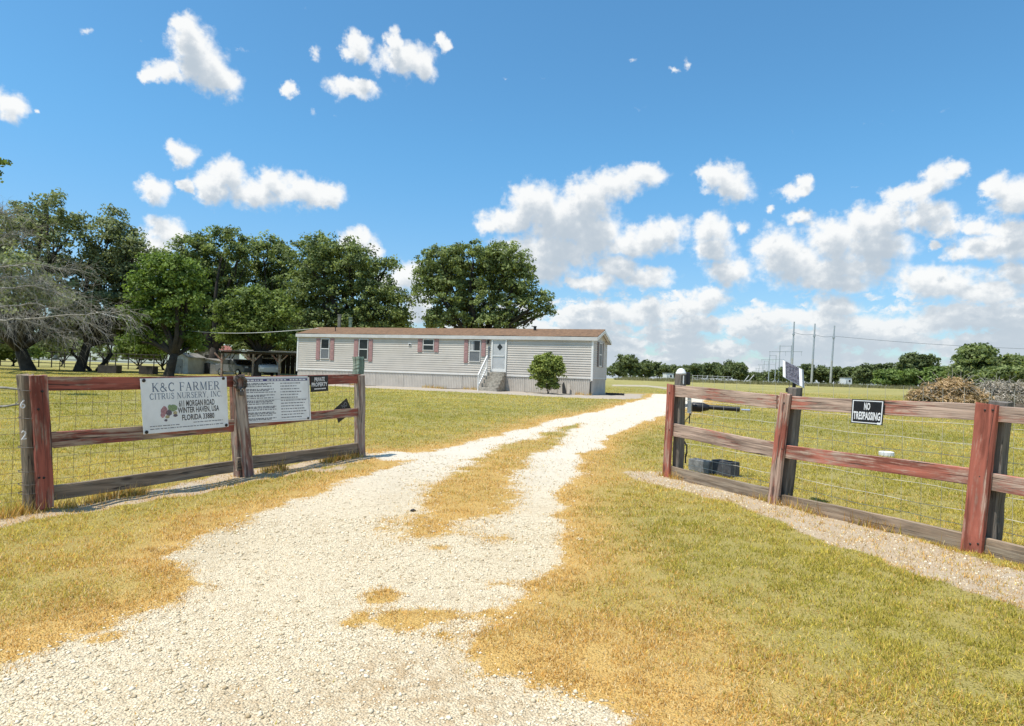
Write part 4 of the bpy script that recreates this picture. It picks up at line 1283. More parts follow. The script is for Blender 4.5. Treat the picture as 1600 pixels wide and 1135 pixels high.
# skirting: ribbed sheets, each panel a part, one of them broken near the right end
def skirt(O, along, out, L, z0, z1, rib=.11):
    mb = MB(); n = int(L / rib)
    for k in range(n):
        a, b_ = k * L / n, (k + 1) * L / n
        prof = [(a, .0), (a + (b_ - a) * .3, .0), (a + (b_ - a) * .42, .02), (a + (b_ - a) * .88, .02), (b_, .0)]
        for i in range(4):
            q0, q1 = O + along * prof[i][0] + out * prof[i][1], O + along * prof[i + 1][0] + out * prof[i + 1][1]
            mb.add([q0 + UPV * z0, q1 + UPV * z0, q1 + UPV * z1, q0 + UPV * z1], [(0, 1, 2, 3)])
    return mb
npan = 10
for k in range(npan):
    a, c = k * H_LEN / npan, (k + 1) * H_LEN / npan - .02
    O = hp(a, .02, 0)
    dz = float(gz(O.x, O.y)) - HA.z
    skirt(O, H_EX, -H_EY, c - a, dz - .03 + (.05 if k % 3 == 1 else 0), FLOOR - .045).build('skirting_panel', SKIRT, house)
for k in range(2):
    O = hp(.02, k * H_W / 2, 0)
    skirt(O, H_EY, -H_EX, H_W / 2 - .01, -.05, FLOOR - .045, .12).build('skirting_panel', SKIRT, house)
mb = MB(); hbox(mb, .0, H_LEN, -.032, .04, FLOOR - .05, FLOOR + .03); mb.build('base_trim', HWHITE, house, bevel=.005)
mb = MB(); hbox(mb, -.034, .03, .03, H_W, FLOOR - .05, FLOOR + .02); mb.build('base_trim', FASCIA, house)
for s in (0, H_LEN):
    mb = MB(); hbox(mb, s - .05, s + .06, -.045, .06, FLOOR - .15, EAVE); mb.build('corner_trim', HWHITE, house, bevel=.006)
mb = MB(); hbox(mb, -.045, .03, H_W - .05, H_W + .045, FLOOR - .1, EAVE); mb.build('corner_trim', HWHITE, house)
# torn gap right of the shrub, its inner shade painted as a near-black patch
s_, z_ = hpx(882, 607)
mb = MB(); mb.prism([hp(s_ + .12, -.012, .05), hp(s_ - .14, -.012, .02), hp(s_ - .05, -.012, .42), hp(s_ + .05, -.012, .70), hp(s_ + .14, -.012, .55)], -H_EY * .014); mb.build('skirting_hole', DARKV, house)
mb = MB(); mb.prism([hp(s_ - .15, -.03, .05), hp(s_ - .33, -.10, .03), hp(s_ - .36, -.10, .50), hp(s_ - .20, -.04, .68)], -H_EY * .012); mb.build('loose_skirting', SKIRT, house)
mb = MB(); mb.prism([hp(.03, -.02, .0), hp(.12, -.02, .0), hp(.09, -.02, .75), hp(.03, -.02, .8)], -H_EY * .02); mb.build('skirting_hole', DARKV, house)  # second near-black patch, painting the shade behind the skirting corner
# roof with low gable, eaves and fascia
OV, OVE = .12, .28
RISE = .58
def roof_pt(s, d, dz=0.0):
    half = H_W / 2
    return hp(s, d, EAVE + .02 + RISE * (1 - abs(d - half) / (half + OV)) + dz)
mb = MB()
half = H_W / 2
s0, s1 = -OVE, H_LEN + .12
ns = 40
for side in (0, 1):
    for i in range(ns):
        a, c = s0 + (s1 - s0) * i / ns, s0 + (s1 - s0) * (i + 1) / ns
        w0 = .018 * math.sin(i * .7); w1 = .018 * math.sin((i + 1) * .7)
        e = -OV if side == 0 else H_W + OV
        for j in range(4):
            d0, d1 = e + (half - e) * j / 4, e + (half - e) * (j + 1) / 4
            mb.add([roof_pt(a, d0, w0 + .035), roof_pt(c, d0, w1 + .035), roof_pt(c, d1, w1 + .035), roof_pt(a, d1, w0 + .035)], [(0, 1, 2, 3)])
            mb.add([roof_pt(a, d0, w0), roof_pt(c, d0, w1), roof_pt(c, d1, w1), roof_pt(a, d1, w0)], [(0, 3, 2, 1)])
roof = mb.build('roof', ROOFM, house)
mb = MB()
for i in range(26):
    a, c = s0 + (s1 - s0) * i / 26, s0 + (s1 - s0) * (i + 1) / 26 - .02
    mb2 = MB(); mb2.prism([roof_pt(a, half - .14, .045 - .035), roof_pt(a, half, .055), roof_pt(a, half + .14, .045 - .035)], H_EX * (c - a)); mb2.build('ridge_shingle', ROOFM, house)
mb = MB(); hbox(mb, s0, s1, -OV - .02, -OV, EAVE - .17, EAVE + .035); mb.build('fascia', FASCIA, house)
mb = MB(); hbox(mb, s0 + .28, s1 - .1, -OV, -.03, EAVE - .15, EAVE - .12); mb.build('soffit', HWHITE, house)
mb = MB(); hbox(mb, s0, s1, H_W + OV, H_W + OV + .02, EAVE - .17, EAVE + .035); mb.build('fascia', FASCIA, house)
# gable end: siding triangle, white rake boards
for s, sgn in ((-.006, -1), (H_LEN + .006, 1)):
    mb = MB(); mb.prism([hp(s, .0, EAVE), hp(s, H_W, EAVE), hp(s, half, EAVE + RISE * half / (half + OV))], H_EX * (.02 * -sgn)); mb.build('gable', SIDING, house)
for d0, d1 in ((-OV, half), (H_W + OV, half)):
    for s in (s0 - .02, s1):
        mb = MB(); mb.prism([roof_pt(s, d0, -.17), roof_pt(s, d0, .0), roof_pt(s, d1, .0), roof_pt(s, d1, -.17)], H_EX * .02); mb.build('rake_board', HWHITE, house)
    mb = MB(); mb.prism([roof_pt(s0, d0, -.03), roof_pt(-.03, d0, -.03), roof_pt(-.03, d1, -.03), roof_pt(s0, d1, -.03)], UPV * .012); mb.build('soffit', HWHITE, house)
# front windows measured in the photograph: glass (x0,y0,x1,y1), shutters
def rect(x0, y0, x1, y1):
    a, zt_ = hpx(x1, (y0)); c, zb = hpx(x0, y1)
    return a, c, zb, zt_
def window(x0, y0, x1, y1, style):
    a, c, z0, z1 = rect(x0, y0, x1, y1)
    fr = MB(); fw = .03
    for q in ((a - fw, a, z0 - fw, z1 + fw), (c, c + fw, z0 - fw, z1 + fw), (a, c, z1, z1 + fw), (a, c, z0 - fw, z0)):
        hbox(fr, q[0], q[1], -.075, .0, q[2], q[3])
    w = fr.build('window', HWHITE, house)
    zm = (z0 + z1) / 2
    mb = MB(); hbox(mb, a, c, -.065, -.02, zm - .025, zm + .025); mb.build('sash_bar', HWHITE, w)
    mb = MB(); hbox(mb, a, c, -.035, -.028, zm + .025, z1); mb.build('pane', GLASS, w)
    mb = MB(); hbox(mb, a, c, -.045, -.036, z0, zm - .025); mb.build('pane', SCREEN if style in ('screen', 'curtain') else GLASS, w)
    if style == 'curtain':
        mb = MB(); hbox(mb, c - .22, c - .02, -.042, -.037, zm + .03, z1); mb.build('curtain', CURTAIN, w)
        mb = MB(); hbox(mb, c - .30, c - .22, -.042, -.037, zm + .03, z1); mb.build('curtain', SCREEN, w)
    return w
def shutter(x0, y0, x1, y1):
    a, c, z0, z1 = rect(x0, y0, x1, y1)
    mb = MB(); hbox(mb, a, c, -.062, .0, z0, z1)
    o = mb.build('shutter', SHUT, house)
    n = 2 if z1 - z0 > .8 else 1
    for k in range(n):
        za, zb = z0 + (z1 - z0) * k / n + .05, z0 + (z1 - z0) * (k + 1) / n - .05
        mb = MB(); m_ = int((zb - za) / .055)
        for i in range(m_):
            zz = za + (i + .5) * (zb - za) / m_
            mb.prism([hp(a + .05, -.062, zz - .02), hp(a + .05, -.062, zz + .02), hp(a + .05, -.072, zz - .012)], H_EX * (c - a - .10))
        mb.build('louvre', SHUT, o, kind='stuff')
window(502, 530.5, 515, 560, 'screen'); shutter(494, 529, 501, 562); shutter(516, 529, 523, 563)
window(561.5, 531, 575.5, 561, 'plain'); shutter(553, 530.5, 560.5, 563); shutter(576, 530.5, 583, 565)
window(662, 531.5, 678, 547, 'plain'); shutter(653, 530, 660.5, 550); shutter(679, 530, 686, 550.5)
window(734, 533, 751, 564.5, 'curtain'); shutter(725, 531, 732, 567); shutter(752.5, 531, 759.5, 557)
# door
a, c, z0, z1 = rect(769.5, 532, 790.5, 581)
fr = MB(); fw = .09
for q in ((a - fw, a, z0, z1 + fw), (c, c + fw, z0, z1 + fw), (a, c, z1, z1 + fw)): hbox(fr, q[0], q[1], -.085, .0, q[2], q[3])
dr = MB(); hbox(dr, a, c, -.05, -.005, z0, z1); door = dr.build('door', DOORW, house)
fr.build('door_frame', HWHITE, door)
mb = MB(); hbox(mb, a, c, -.075, -.051, z0, z0 + .17); mb.build('kick_plate', HWHITE, door)
mb = MB(); hbox(mb, a, c, -.075, -.051, z0 + .92, z0 + .97); mb.build('crossbar', HWHITE, door)
mb = MB(); dc, dz = hpx(781.5, 542.5)
mb.prism([hp(dc + .17, -.052, dz), hp(dc, -.052, dz + .20), hp(dc - .17, -.052, dz), hp(dc, -.052, dz - .20)], -H_EY * .012); mb.build('diamond_window', GLASS, door)
mb = MB(); mb.lathe(hp(a + .06, -.076, z0 + 1.02), [(.02, 0), (.03, .04), (.015, .07)], 10, -H_EY); mb.build('handle', SILVER, door)
mb = MB(); sx, sz_ = hpx(764, 552); hbox(mb, sx - .05, sx + .05, -.05, -.02, sz_ - .3, sz_ + .35); mb.build('side_panel', SCREEN, house)
s_, z_ = hpx(763.5, 534)
mb = MB(); hbox(mb, s_ - .06, s_ + .06, -.18, -.04, z_ - .13, z_ + .12); lamp = mb.build('porch_light', NAIL, house, bevel=.02)
mb = MB(); mb.lathe(hp(s_, -.11, z_ - .19), [(.02, 0), (.045, .03), (.045, .10)], 10); mb.build('lamp_shade', SCREEN, lamp)
s_, z_ = hpx(641, 538.5)
mb = MB(); hbox(mb, s_ - .10, s_ + .10, -.06, -.02, z_ - .09, z_ + .09); v = mb.build('wall_vent', HWHITE, house)
mb = MB(); hbox(mb, s_ - .07, s_ + .07, -.075, -.061, z_ - .05, z_ + .03); mb.build('vent_hole', DARKV, v)  # flat dark plate painting the shade inside the vent
# end wall window with brown shutters
def epx(px, py):
    q = on_plane(px, py, HA, H_EX) - HA
    return q.dot(H_EY), q.z
e0, zt_ = epx(937.2, 537.5); e1, zb = epx(942.8, 572.5)
e0, e1 = 1.75, 2.6
mb = MB()
for q in ((e0 - .06, e0, zb - .06, zt_ + .06), (e1, e1 + .06, zb - .06, zt_ + .06), (e0, e1, zt_, zt_ + .06), (e0, e1, zb - .06, zb)): hbox(mb, -.07, 0, q[0], q[1], q[2], q[3])
w = mb.build('window', HWHITE, house)
zm = (zt_ + zb) / 2
mb = MB(); hbox(mb, -.06, -.02, e0, e1, zm - .03, zm + .03); mb.build('sash_bar', HWHITE, w)
mb = MB(); hbox(mb, -.04, -.03, e0, e1, zm + .03, zt_); mb.build('pane', SCREEN, w)
mb = MB(); hbox(mb, -.045, -.036, e0, e1, zb, zm - .03); mb.build('pane', SCREEN, w)
for q0, q1 in ((e0 - .48, e0 - .08), (e1 + .08, e1 + .48)):
    mb = MB(); hbox(mb, -.06, 0, q0, q1, zb - .08, zt_ + .08); mb.build('shutter', SHUT_G, house)
# roof vents
for px in (822,):
    s_, _ = hpx(px, 512)
    base = roof_pt(s_, half - .35 if px == 822 else half + .5, .0)
    mb = MB(); mb.lathe(base, [(.09, 0), (.09, .22), (.12, .22), (.12, .27), (.02, .30)], 10); mb.build('roof_vent', NAIL, house)
s_, _ = hpx(504, 512)
mb = MB(); mb.lathe(roof_pt(s_ - .4, half - 1.3, .0), [(.03, 0), (.03, .35)], 8); mb.build('vent_pipe', NAIL, house)

# steps to the door
sa, _ = hpx(792, 612); sc_, _ = hpx(752, 612)
sa, sc_ = min(sa, sc_) , max(sa, sc_)
a_s, c_s = rect(766, 532, 793, 581)[:2]
steps = thing('front_steps', 'stained concrete steps with one white handrail leading up to the house door', 'steps', tuple(hp((a_s + c_s) / 2, -.6, 0)))
zs = z0 - .04
g0 = float(gz(hp(a_s, -1.2, 0).x, hp(a_s, -1.2, 0).y)) - HA.z
nstep = 5; run = .30; top_d = .42
for k in range(nstep):
    zz = g0 + (zs - g0) * (k + 1) / nstep
    d1 = -(.05); d0 = -(top_d + (nstep - 1 - k) * run)
    mb = MB(); hbox(mb, a_s + .0, c_s + .05, d0, d0 + run + .02 if k < nstep - 1 else d1, g0 - .05 if k == 0 else zz - (zs - g0) / nstep - .0, zz)
    mb.build('step', STEPC, steps, bevel=.012)
    mb = MB()
    if k < nstep - 1: hbox(mb, a_s + .03, c_s + .02, d0 + run + .02, d1, g0 - .05 if k == 0 else zz - (zs - g0) / nstep, zz - .004); mb.build('step_core', STEPC, steps)
dtot = top_d + (nstep - 1) * run
srail = c_s + .12
RW = HWHITE
pb, pt_ = hp(srail, -dtot + .02, g0 - .05), hp(srail, -dtot + .02, g0 + .92)
qb, qt = hp(srail, -.28, zs - .35), hp(srail, -.28, zs + .95)
mb = MB(); mb.box((pb + pt_) / 2, (.07, .07, (pt_ - pb).length), HAX); mb.build('rail_post', RW, steps, bevel=.006)
mb = MB(); mb.box((qb + qt) / 2, (.07, .07, (qt - qb).length), HAX); mb.build('rail_post', RW, steps, bevel=.006)
def sloped(p, q, h0, w):
    dv = (q - p); L = dv.length; ex = dv.normalized(); ey = H_EX; ez = ex.cross(ey)
    mb = MB(); mb.box((p + q) / 2 + UPV * h0, (L + .06, .06, w), (ex, ey, ez)); return mb
sloped(pt_, qt, -.0, .09).build('handrail', RW, steps)
sloped(pt_, qt, -.66, .07).build('bottom_rail', RW, steps)
for k in range(9):
    t = (k + .6) / 9.4
    p = pt_ + (qt - pt_) * t
    mb = MB(); mb.box(p - UPV * .33, (.022, .022, .62), HAX); mb.build('baluster', RW, steps)
g = ground_pt(961, 617.5)
dp = thing('drain_pipe', 'low black corrugated pipe end on the ground by the right end of the house', 'pipe', tuple(g))
mb = MB()
pts = [g + H_EX * (-.55 + i * .09) + UPV * .05 for i in range(13)]
mb.tube(pts, [.07 if i % 2 else .085 for i in range(13)], 10); mb.build('corrugated_tube', BLACK_PLASTIC, dp)
mb = MB(); mb.lathe(pts[-1], [(.085, 0), (.095, .03), (.06, .04)], 10, H_EX); mb.build('end_cap', BLACK_PLASTIC, dp)

# ------------------------------------------------------------------ trees
BARK = plain('grey_brown_bark', (.040, .033, .026), .95, .35, 3, bump=.8, bscale=14)
BARK_L = plain('pale_grey_bark', (.20, .185, .16), .95, .3, 3, bump=.6, bscale=14)
LEAF_OAK = leafmat('live_oak_leaf', (.042, .068, .024), (.365, .42, .16))
LEAF_MID = leafmat('mid_green_leaf', (.055, .090, .022), (.310, .380, .110))
LEAF_BRIGHT = leafmat('bright_green_leaf', (.050, .090, .018), (.260, .350, .080))
LEAF_OLIVE = leafmat('feathery_olive_leaf', (.070, .092, .045), (.370, .400, .205))
LEAF_FAR = leafmat('distant_oak_leaf', (.045, .065, .028), (.220, .260, .105), .3)  # slightly bluish: the haze of distance is mixed into the leaf colour
LEAF_LIME = leafmat('distant_light_leaf', (.075, .120, .030), (.27, .35, .10), .35)

def leaf_cloud(lobes, n, size, seed, clump=.7, per=34, aspect=.6, fill=.45):
    """leaf-sized faces gathered in clumps over the lobes (x,y,z,rx,ry,rz) of a crown -> verts, faces, tint"""
    r = np.random.default_rng(seed)
    lob = np.array(lobes, float)
    area = (lob[:, 3] * lob[:, 4] + lob[:, 3] * lob[:, 5] + lob[:, 4] * lob[:, 5])
    nc = max(len(lobes), n // per)
    which = r.choice(len(lob), nc, p=area / area.sum())
    d = r.normal(size=(nc, 3)); d /= np.linalg.norm(d, axis=1)[:, None]
    d[:, 2] = np.where(d[:, 2] < -.55, -d[:, 2], d[:, 2])
    rad = np.where(r.random(nc) < fill, r.uniform(.35, .85, nc), r.uniform(.80, 1.10, nc))
    cc = lob[which, :3] + d * lob[which, 3:6] * rad[:, None]
    cs = clump * r.uniform(.55, 1.45, nc)
    ctint = np.clip(r.normal(.55, .24, nc), 0, 1)
    w = np.repeat(np.arange(nc), per)
    m_ = len(w)
    off = r.normal(size=(m_, 3)); off /= np.linalg.norm(off, axis=1)[:, None]
    off *= (r.random(m_) ** .45)[:, None] * cs[w][:, None] * np.array([1, 1, .62])
    c = cc[w] + off
    nrm = d[w] * .5 + off / cs[w][:, None] * .6 + r.normal(size=(m_, 3)) * .75 + np.array([0, 0, .35])
    nrm /= np.linalg.norm(nrm, axis=1)[:, None]
    t1 = np.cross(nrm, r.normal(size=(m_, 3))); t1 /= np.linalg.norm(t1, axis=1)[:, None] + 1e-9
    t2 = np.cross(nrm, t1)
    s = size * r.uniform(.6, 1.4, m_)[:, None]
    V = np.stack([c - t1 * s, c + t2 * s * aspect + nrm * s * .18, c + t1 * s, c - t2 * s * aspect + nrm * s * .18], 1)
    tint = np.clip(ctint[w] + r.normal(0, .16, m_), 0, 1)
    return V.reshape(-1, 3), np.arange(m_ * 4).reshape(-1, 4), np.repeat(tint, 4)

def limb(mb, p, q, r0, r1, sag=.0, n=5, seed=0, sides=7):
    rg = random.Random(seed)
    p, q = Vector(p), Vector(q); L = (q - p).length
    pts, rr = [], []
    ja = Vector((rg.uniform(-1, 1), rg.uniform(-1, 1), rg.uniform(-.4, .4))) * L * .09
    for i in range(n + 1):
        t = i / n
        pts.append(p + (q - p) * t + ja * math.sin(PI * t) + UPV * (sag * L * math.sin(PI * t)) + Vector((rg.uniform(-1, 1), rg.uniform(-1, 1), 0)) * L * .012)
        rr.append(r0 + (r1 - r0) * t)
    mb.tube(pts, rr, sides)

def tree(label, base, lobes, n, leaf, size, bark, trunk_r, fork_h, seed, group=None, clump=.7, name='oak_tree', cat='tree', stems=1, per=34, fill=.45, twigs=True):
    base = Vector(base)
    t = thing(name, label, cat, tuple(base), group)
    rg = random.Random(seed)
    V, F_, tint = leaf_cloud(lobes, n, size, seed, clump, per, fill=fill)
    V = V - np.array(base)
    me = np_mesh('crown', V, F_, leaf, {'rnd': ('FLOAT', tint)})
    link_mesh('crown', me, None, t)
    mb = MB()
    for k in range(stems):
        a = rg.uniform(0, 2 * PI)
        b0 = base + Vector((math.cos(a), math.sin(a), 0)) * (trunk_r * .9 if stems > 1 else 0)
        f = base + Vector((math.cos(a) * trunk_r * (5 if stems > 1 else 1), math.sin(a) * trunk_r * (5 if stems > 1 else 1), fork_h))
        rr = .74 * trunk_r / (stems ** .6)
        mb.tube([b0 - UPV * .2, b0 + UPV * .12, b0 + (f - b0) * .45, f], [rr * 1.55, rr * 1.2, rr, rr * .85], 9)
        for i, L in enumerate(lobes):
            if stems > 1 and i % stems != k: continue
            limb(mb, f - UPV * rr * .4, Vector(L[:3]), rr * .62, rr * .10, .05, 5, seed * 31 + i)
            if twigs:
                for j in range(3):
                    e = Vector(L[:3]) + Vector((rg.uniform(-1, 1) * L[3], rg.uniform(-1, 1) * L[4], rg.uniform(-.5, 1) * L[5])) * .8
                    limb(mb, f + (Vector(L[:3]) - f) * rg.uniform(.45, .95), e, rr * .18, rr * .03, .05, 3, seed * 77 + i * 5 + j, 5)
    mb.build('trunk', bark, t, smooth=True)
    return t
def lobe(px, py, rx, ry, Y, dY=0.0, deep=1.0):
    p = at(px, py, Y + dY); k = (Y + dY) / F_PX
    return (p.x, p.y, p.z, rx * k, (rx + ry) / 2 * k * deep, ry * k)
def base_at(px, Y):
    p = at(px, 580, Y)
    return Vector((p.x, p.y, float(gz(p.x, p.y))))

# the grove on the left, near to far
Y = 52
tree('big feathery tree at the left picture edge above the pile of bare branches', base_at(44, Y),
     [lobe(75, 335, 46, 34, Y), lobe(110, 370, 30, 40, Y), lobe(30, 390, 50, 50, Y, 1), lobe(-30, 400, 50, 60, Y), lobe(70, 440, 52, 50, Y, 1), lobe(-10, 470, 60, 40, Y), lobe(95, 490, 40, 34, Y), lobe(50, 375, 60, 50, Y, 3), lobe(100, 440, 44, 40, Y, 3), lobe(30, 500, 60, 34, Y, 4), lobe(90, 525, 44, 22, Y, 5), lobe(-20, 530, 44, 22, Y, 4), lobe(50, 538, 50, 12, Y, 5), lobe(20, 430, 60, 36, Y, -7), lobe(-40, 470, 60, 36, Y, -10), lobe(60, 470, 50, 26, Y, -6), lobe(100, 512, 44, 20, Y, 2), lobe(0, 515, 50, 22, Y, 2)],
     32000, LEAF_OLIVE, .13, BARK, .62, 1.9, 101, clump=.62)
Y = 55
tree('tall feathery tree with pointed top left of the gap showing a white cloud', base_at(124, Y),
     [lobe(175, 348, 22, 22, Y), lobe(178, 385, 44, 34, Y), lobe(212, 395, 24, 22, Y), lobe(160, 430, 46, 40, Y), lobe(200, 455, 40, 36, Y, 1), lobe(150, 485, 50, 32, Y), lobe(205, 500, 36, 24, Y, 2), lobe(185, 425, 50, 36, Y, 3), lobe(170, 515, 40, 22, Y, 4), lobe(215, 530, 34, 16, Y, 4), lobe(120, 500, 36, 28, Y, 2), lobe(140, 524, 44, 14, Y, 3), lobe(205, 480, 36, 30, Y, 2)],
     38000, LEAF_OLIVE, .125, BARK, .52, 2.4, 102, clump=.58)
Y = 57
tree('slender several-stemmed tree with bare forked trunks beside the dark trough', base_at(147, Y),
     [lobe(150, 500, 40, 18, Y, 1), lobe(185, 505, 40, 20, Y, 1), lobe(120, 500, 30, 20, Y, 2)],
     4500, LEAF_OAK, .12, BARK, .34, 1.6, 103, clump=.5, stems=3)
Y = 47
tree('bright green rounded tree standing in front of the dark oaks', base_at(264, Y),
     [lobe(262, 425, 44, 26, Y), lobe(292, 430, 26, 24, Y), lobe(235, 455, 36, 30, Y), lobe(290, 465, 36, 34, Y), lobe(215, 490, 24, 18, Y), lobe(250, 500, 40, 22, Y), lobe(295, 505, 30, 20, Y, 1), lobe(262, 470, 50, 30, Y, 2), lobe(225, 520, 26, 14, Y, 1), lobe(275, 528, 40, 14, Y, 1), lobe(215, 535, 26, 12, Y, 2), lobe(300, 540, 26, 10, Y, 3), lobe(250, 545, 40, 8, Y, 4)],
     24000, LEAF_BRIGHT, .115, BARK, .42, 1.7, 104, clump=.5)
Y = 63
tree('dark oak with ragged top directly right of the bright green tree', base_at(330, Y),
     [lobe(305, 392, 34, 26, Y), lobe(352, 385, 40, 28, Y), lobe(330, 430, 60, 40, Y, 2), lobe(375, 400, 22, 22, Y), lobe(340, 480, 60, 36, Y, 2), lobe(265, 420, 30, 30, Y, 2), lobe(290, 480, 40, 30, Y, 2), lobe(325, 505, 60, 26, Y, 2), lobe(330, 455, 70, 46, Y, 3), lobe(300, 535, 50, 16, Y, 3), lobe(360, 530, 50, 16, Y, 3)],
     34000, LEAF_OAK, .14, BARK, .60, 2.6, 105, clump=.62)
Y = 66
tree('oak with pale sky holes between the ragged oak and the broad round oak', base_at(420, Y),
     [lobe(412, 395, 32, 26, Y), lobe(440, 405, 22, 22, Y), lobe(408, 430, 34, 22, Y, 2), lobe(430, 465, 44, 34, Y, 2), lobe(400, 500, 50, 28, Y, 2), lobe(445, 440, 34, 34, Y, 2), lobe(440, 500, 50, 30, Y, 3), lobe(450, 535, 50, 16, Y, 3)],
     26000, LEAF_OAK, .14, BARK, .55, 2.6, 106, clump=.62)
Y = 54
tree('mid green bushy tree overhanging the carport roof', base_at(402, Y),
     [lobe(400, 475, 44, 26, Y), lobe(365, 495, 32, 24, Y), lobe(435, 490, 30, 26, Y), lobe(400, 515, 50, 22, Y), lobe(445, 530, 20, 18, Y), lobe(400, 495, 56, 28, Y, 1), lobe(370, 525, 34, 14, Y, 1), lobe(415, 532, 34, 14, Y, 1)],
     20000, LEAF_MID, .12, BARK, .38, 2.0, 107, clump=.52)
Y = 60
tree('broad round oak behind the left half of the mobile home roof', base_at(540, Y),
     [lobe(500, 405, 50, 36, Y), lobe(545, 410, 42, 34, Y), lobe(580, 440, 34, 34, Y), lobe(607, 412, 16, 13, Y), lobe(480, 450, 44, 40, Y), lobe(540, 470, 60, 40, Y, 1), lobe(600, 480, 42, 34, Y), lobe(490, 510, 50, 24, Y), lobe(570, 510, 50, 22, Y), lobe(625, 500, 18, 16, Y), lobe(530, 440, 66, 44, Y, 3), lobe(600, 500, 44, 24, Y, 2), lobe(470, 495, 30, 34, Y, 2), lobe(540, 505, 80, 24, Y, 3)],
     52000, LEAF_OAK, .125, BARK, .75, 3.0, 108, clump=.58)
Y = 58
tree('wide spreading live oak rising behind the middle of the mobile home', base_at(752, Y),
     [lobe(690, 415, 40, 28, Y), lobe(668, 440, 24, 24, Y), lobe(738, 408, 40, 30, Y), lobe(790, 412, 38, 32, Y), lobe(810, 440, 30, 28, Y), lobe(690, 460, 40, 34, Y), lobe(755, 470, 38, 36, Y, 1), lobe(810, 480, 34, 26, Y), lobe(845, 475, 24, 18, Y), lobe(700, 500, 34, 20, Y), lobe(770, 505, 44, 16, Y), lobe(855, 490, 12, 12, Y), lobe(700, 440, 44, 36, Y, 2), lobe(770, 440, 50, 40, Y, 3), lobe(720, 490, 44, 26, Y, 2), lobe(800, 500, 36, 16, Y, 2), lobe(680, 505, 24, 12, Y)],
     52000, LEAF_OAK, .115, BARK, .70, 3.2, 109, clump=.50, fill=.35)
Y = 21
tr = thing('overhanging_branch', 'small leafy branch tip reaching in at the upper left picture edge', 'tree', tuple(base_at(-60, Y)))
V, F_, tint = leaf_cloud([lobe(-4, 252, 10, 7, Y), lobe(-2, 278, 9, 10, Y), lobe(-30, 270, 24, 26, Y)], 900, .06, 55, .22, 30)
link_mesh('crown', np_mesh('crown', V - np.array(tr.location), F_, LEAF_MID, {'rnd': ('FLOAT', tint)}), None, tr)
mb = MB(); limb(mb, base_at(-60, Y), at(-40, 330, Y), .16, .10, 0, 5, 3); limb(mb, at(-40, 330, Y), at(-8, 258, Y), .07, .01, 0, 4, 4); limb(mb, at(-30, 300, Y), at(-6, 282, Y), .05, .01, 0, 4, 5)
mb.build('trunk', BARK, tr)
# understorey behind the grove
for i, (px, py, rx, ry, Yb, lab) in enumerate(((-30, 535, 40, 30, 66, 'dark bush at the very left edge behind the left trunk'), (95, 538, 34, 16, 76, 'dark bush seen between the two thick left trunks'), (255, 530, 34, 26, 72, 'dark bush behind the bright green tree'), (165, 528, 30, 14, 80, 'dark bush above the corral behind the slender forked tree'),(20, 545, 34, 22, 68, 'low yellow-green bush between the left edge trunk and the corral'), (215, 545, 26, 16, 74, 'small dark bush behind the dark oak trunks'), (420, 538, 40, 14, 72, 'dark bush filling the gap above the carport'), (350, 528, 44, 14, 74, 'dark bush behind the red roofed outbuilding'), (620, 520, 22, 20, 66, 'low bush at the right foot of the broad round oak'))):
    tree(lab, base_at(px, Yb), [lobe(px - rx * .4, py, rx * .7, ry, Yb), lobe(px + rx * .4, py + 4, rx * .7, ry * .8, Yb), lobe(px, py - ry * .4, rx * .6, ry * .6, Yb), lobe(px - rx * .8, py + 8, rx * .6, ry * .7, Yb), lobe(px + rx * .8, py + 8, rx * .6, ry * .7, Yb)], 7000, (LEAF_OAK, LEAF_OAK, LEAF_OAK, LEAF_OAK, LEAF_LIME, LEAF_MID, LEAF_OAK, LEAF_OAK, LEAF_MID)[i], .15, BARK, .16, .4, 120 + i, name='bush', cat='bush', clump=.6, twigs=False)

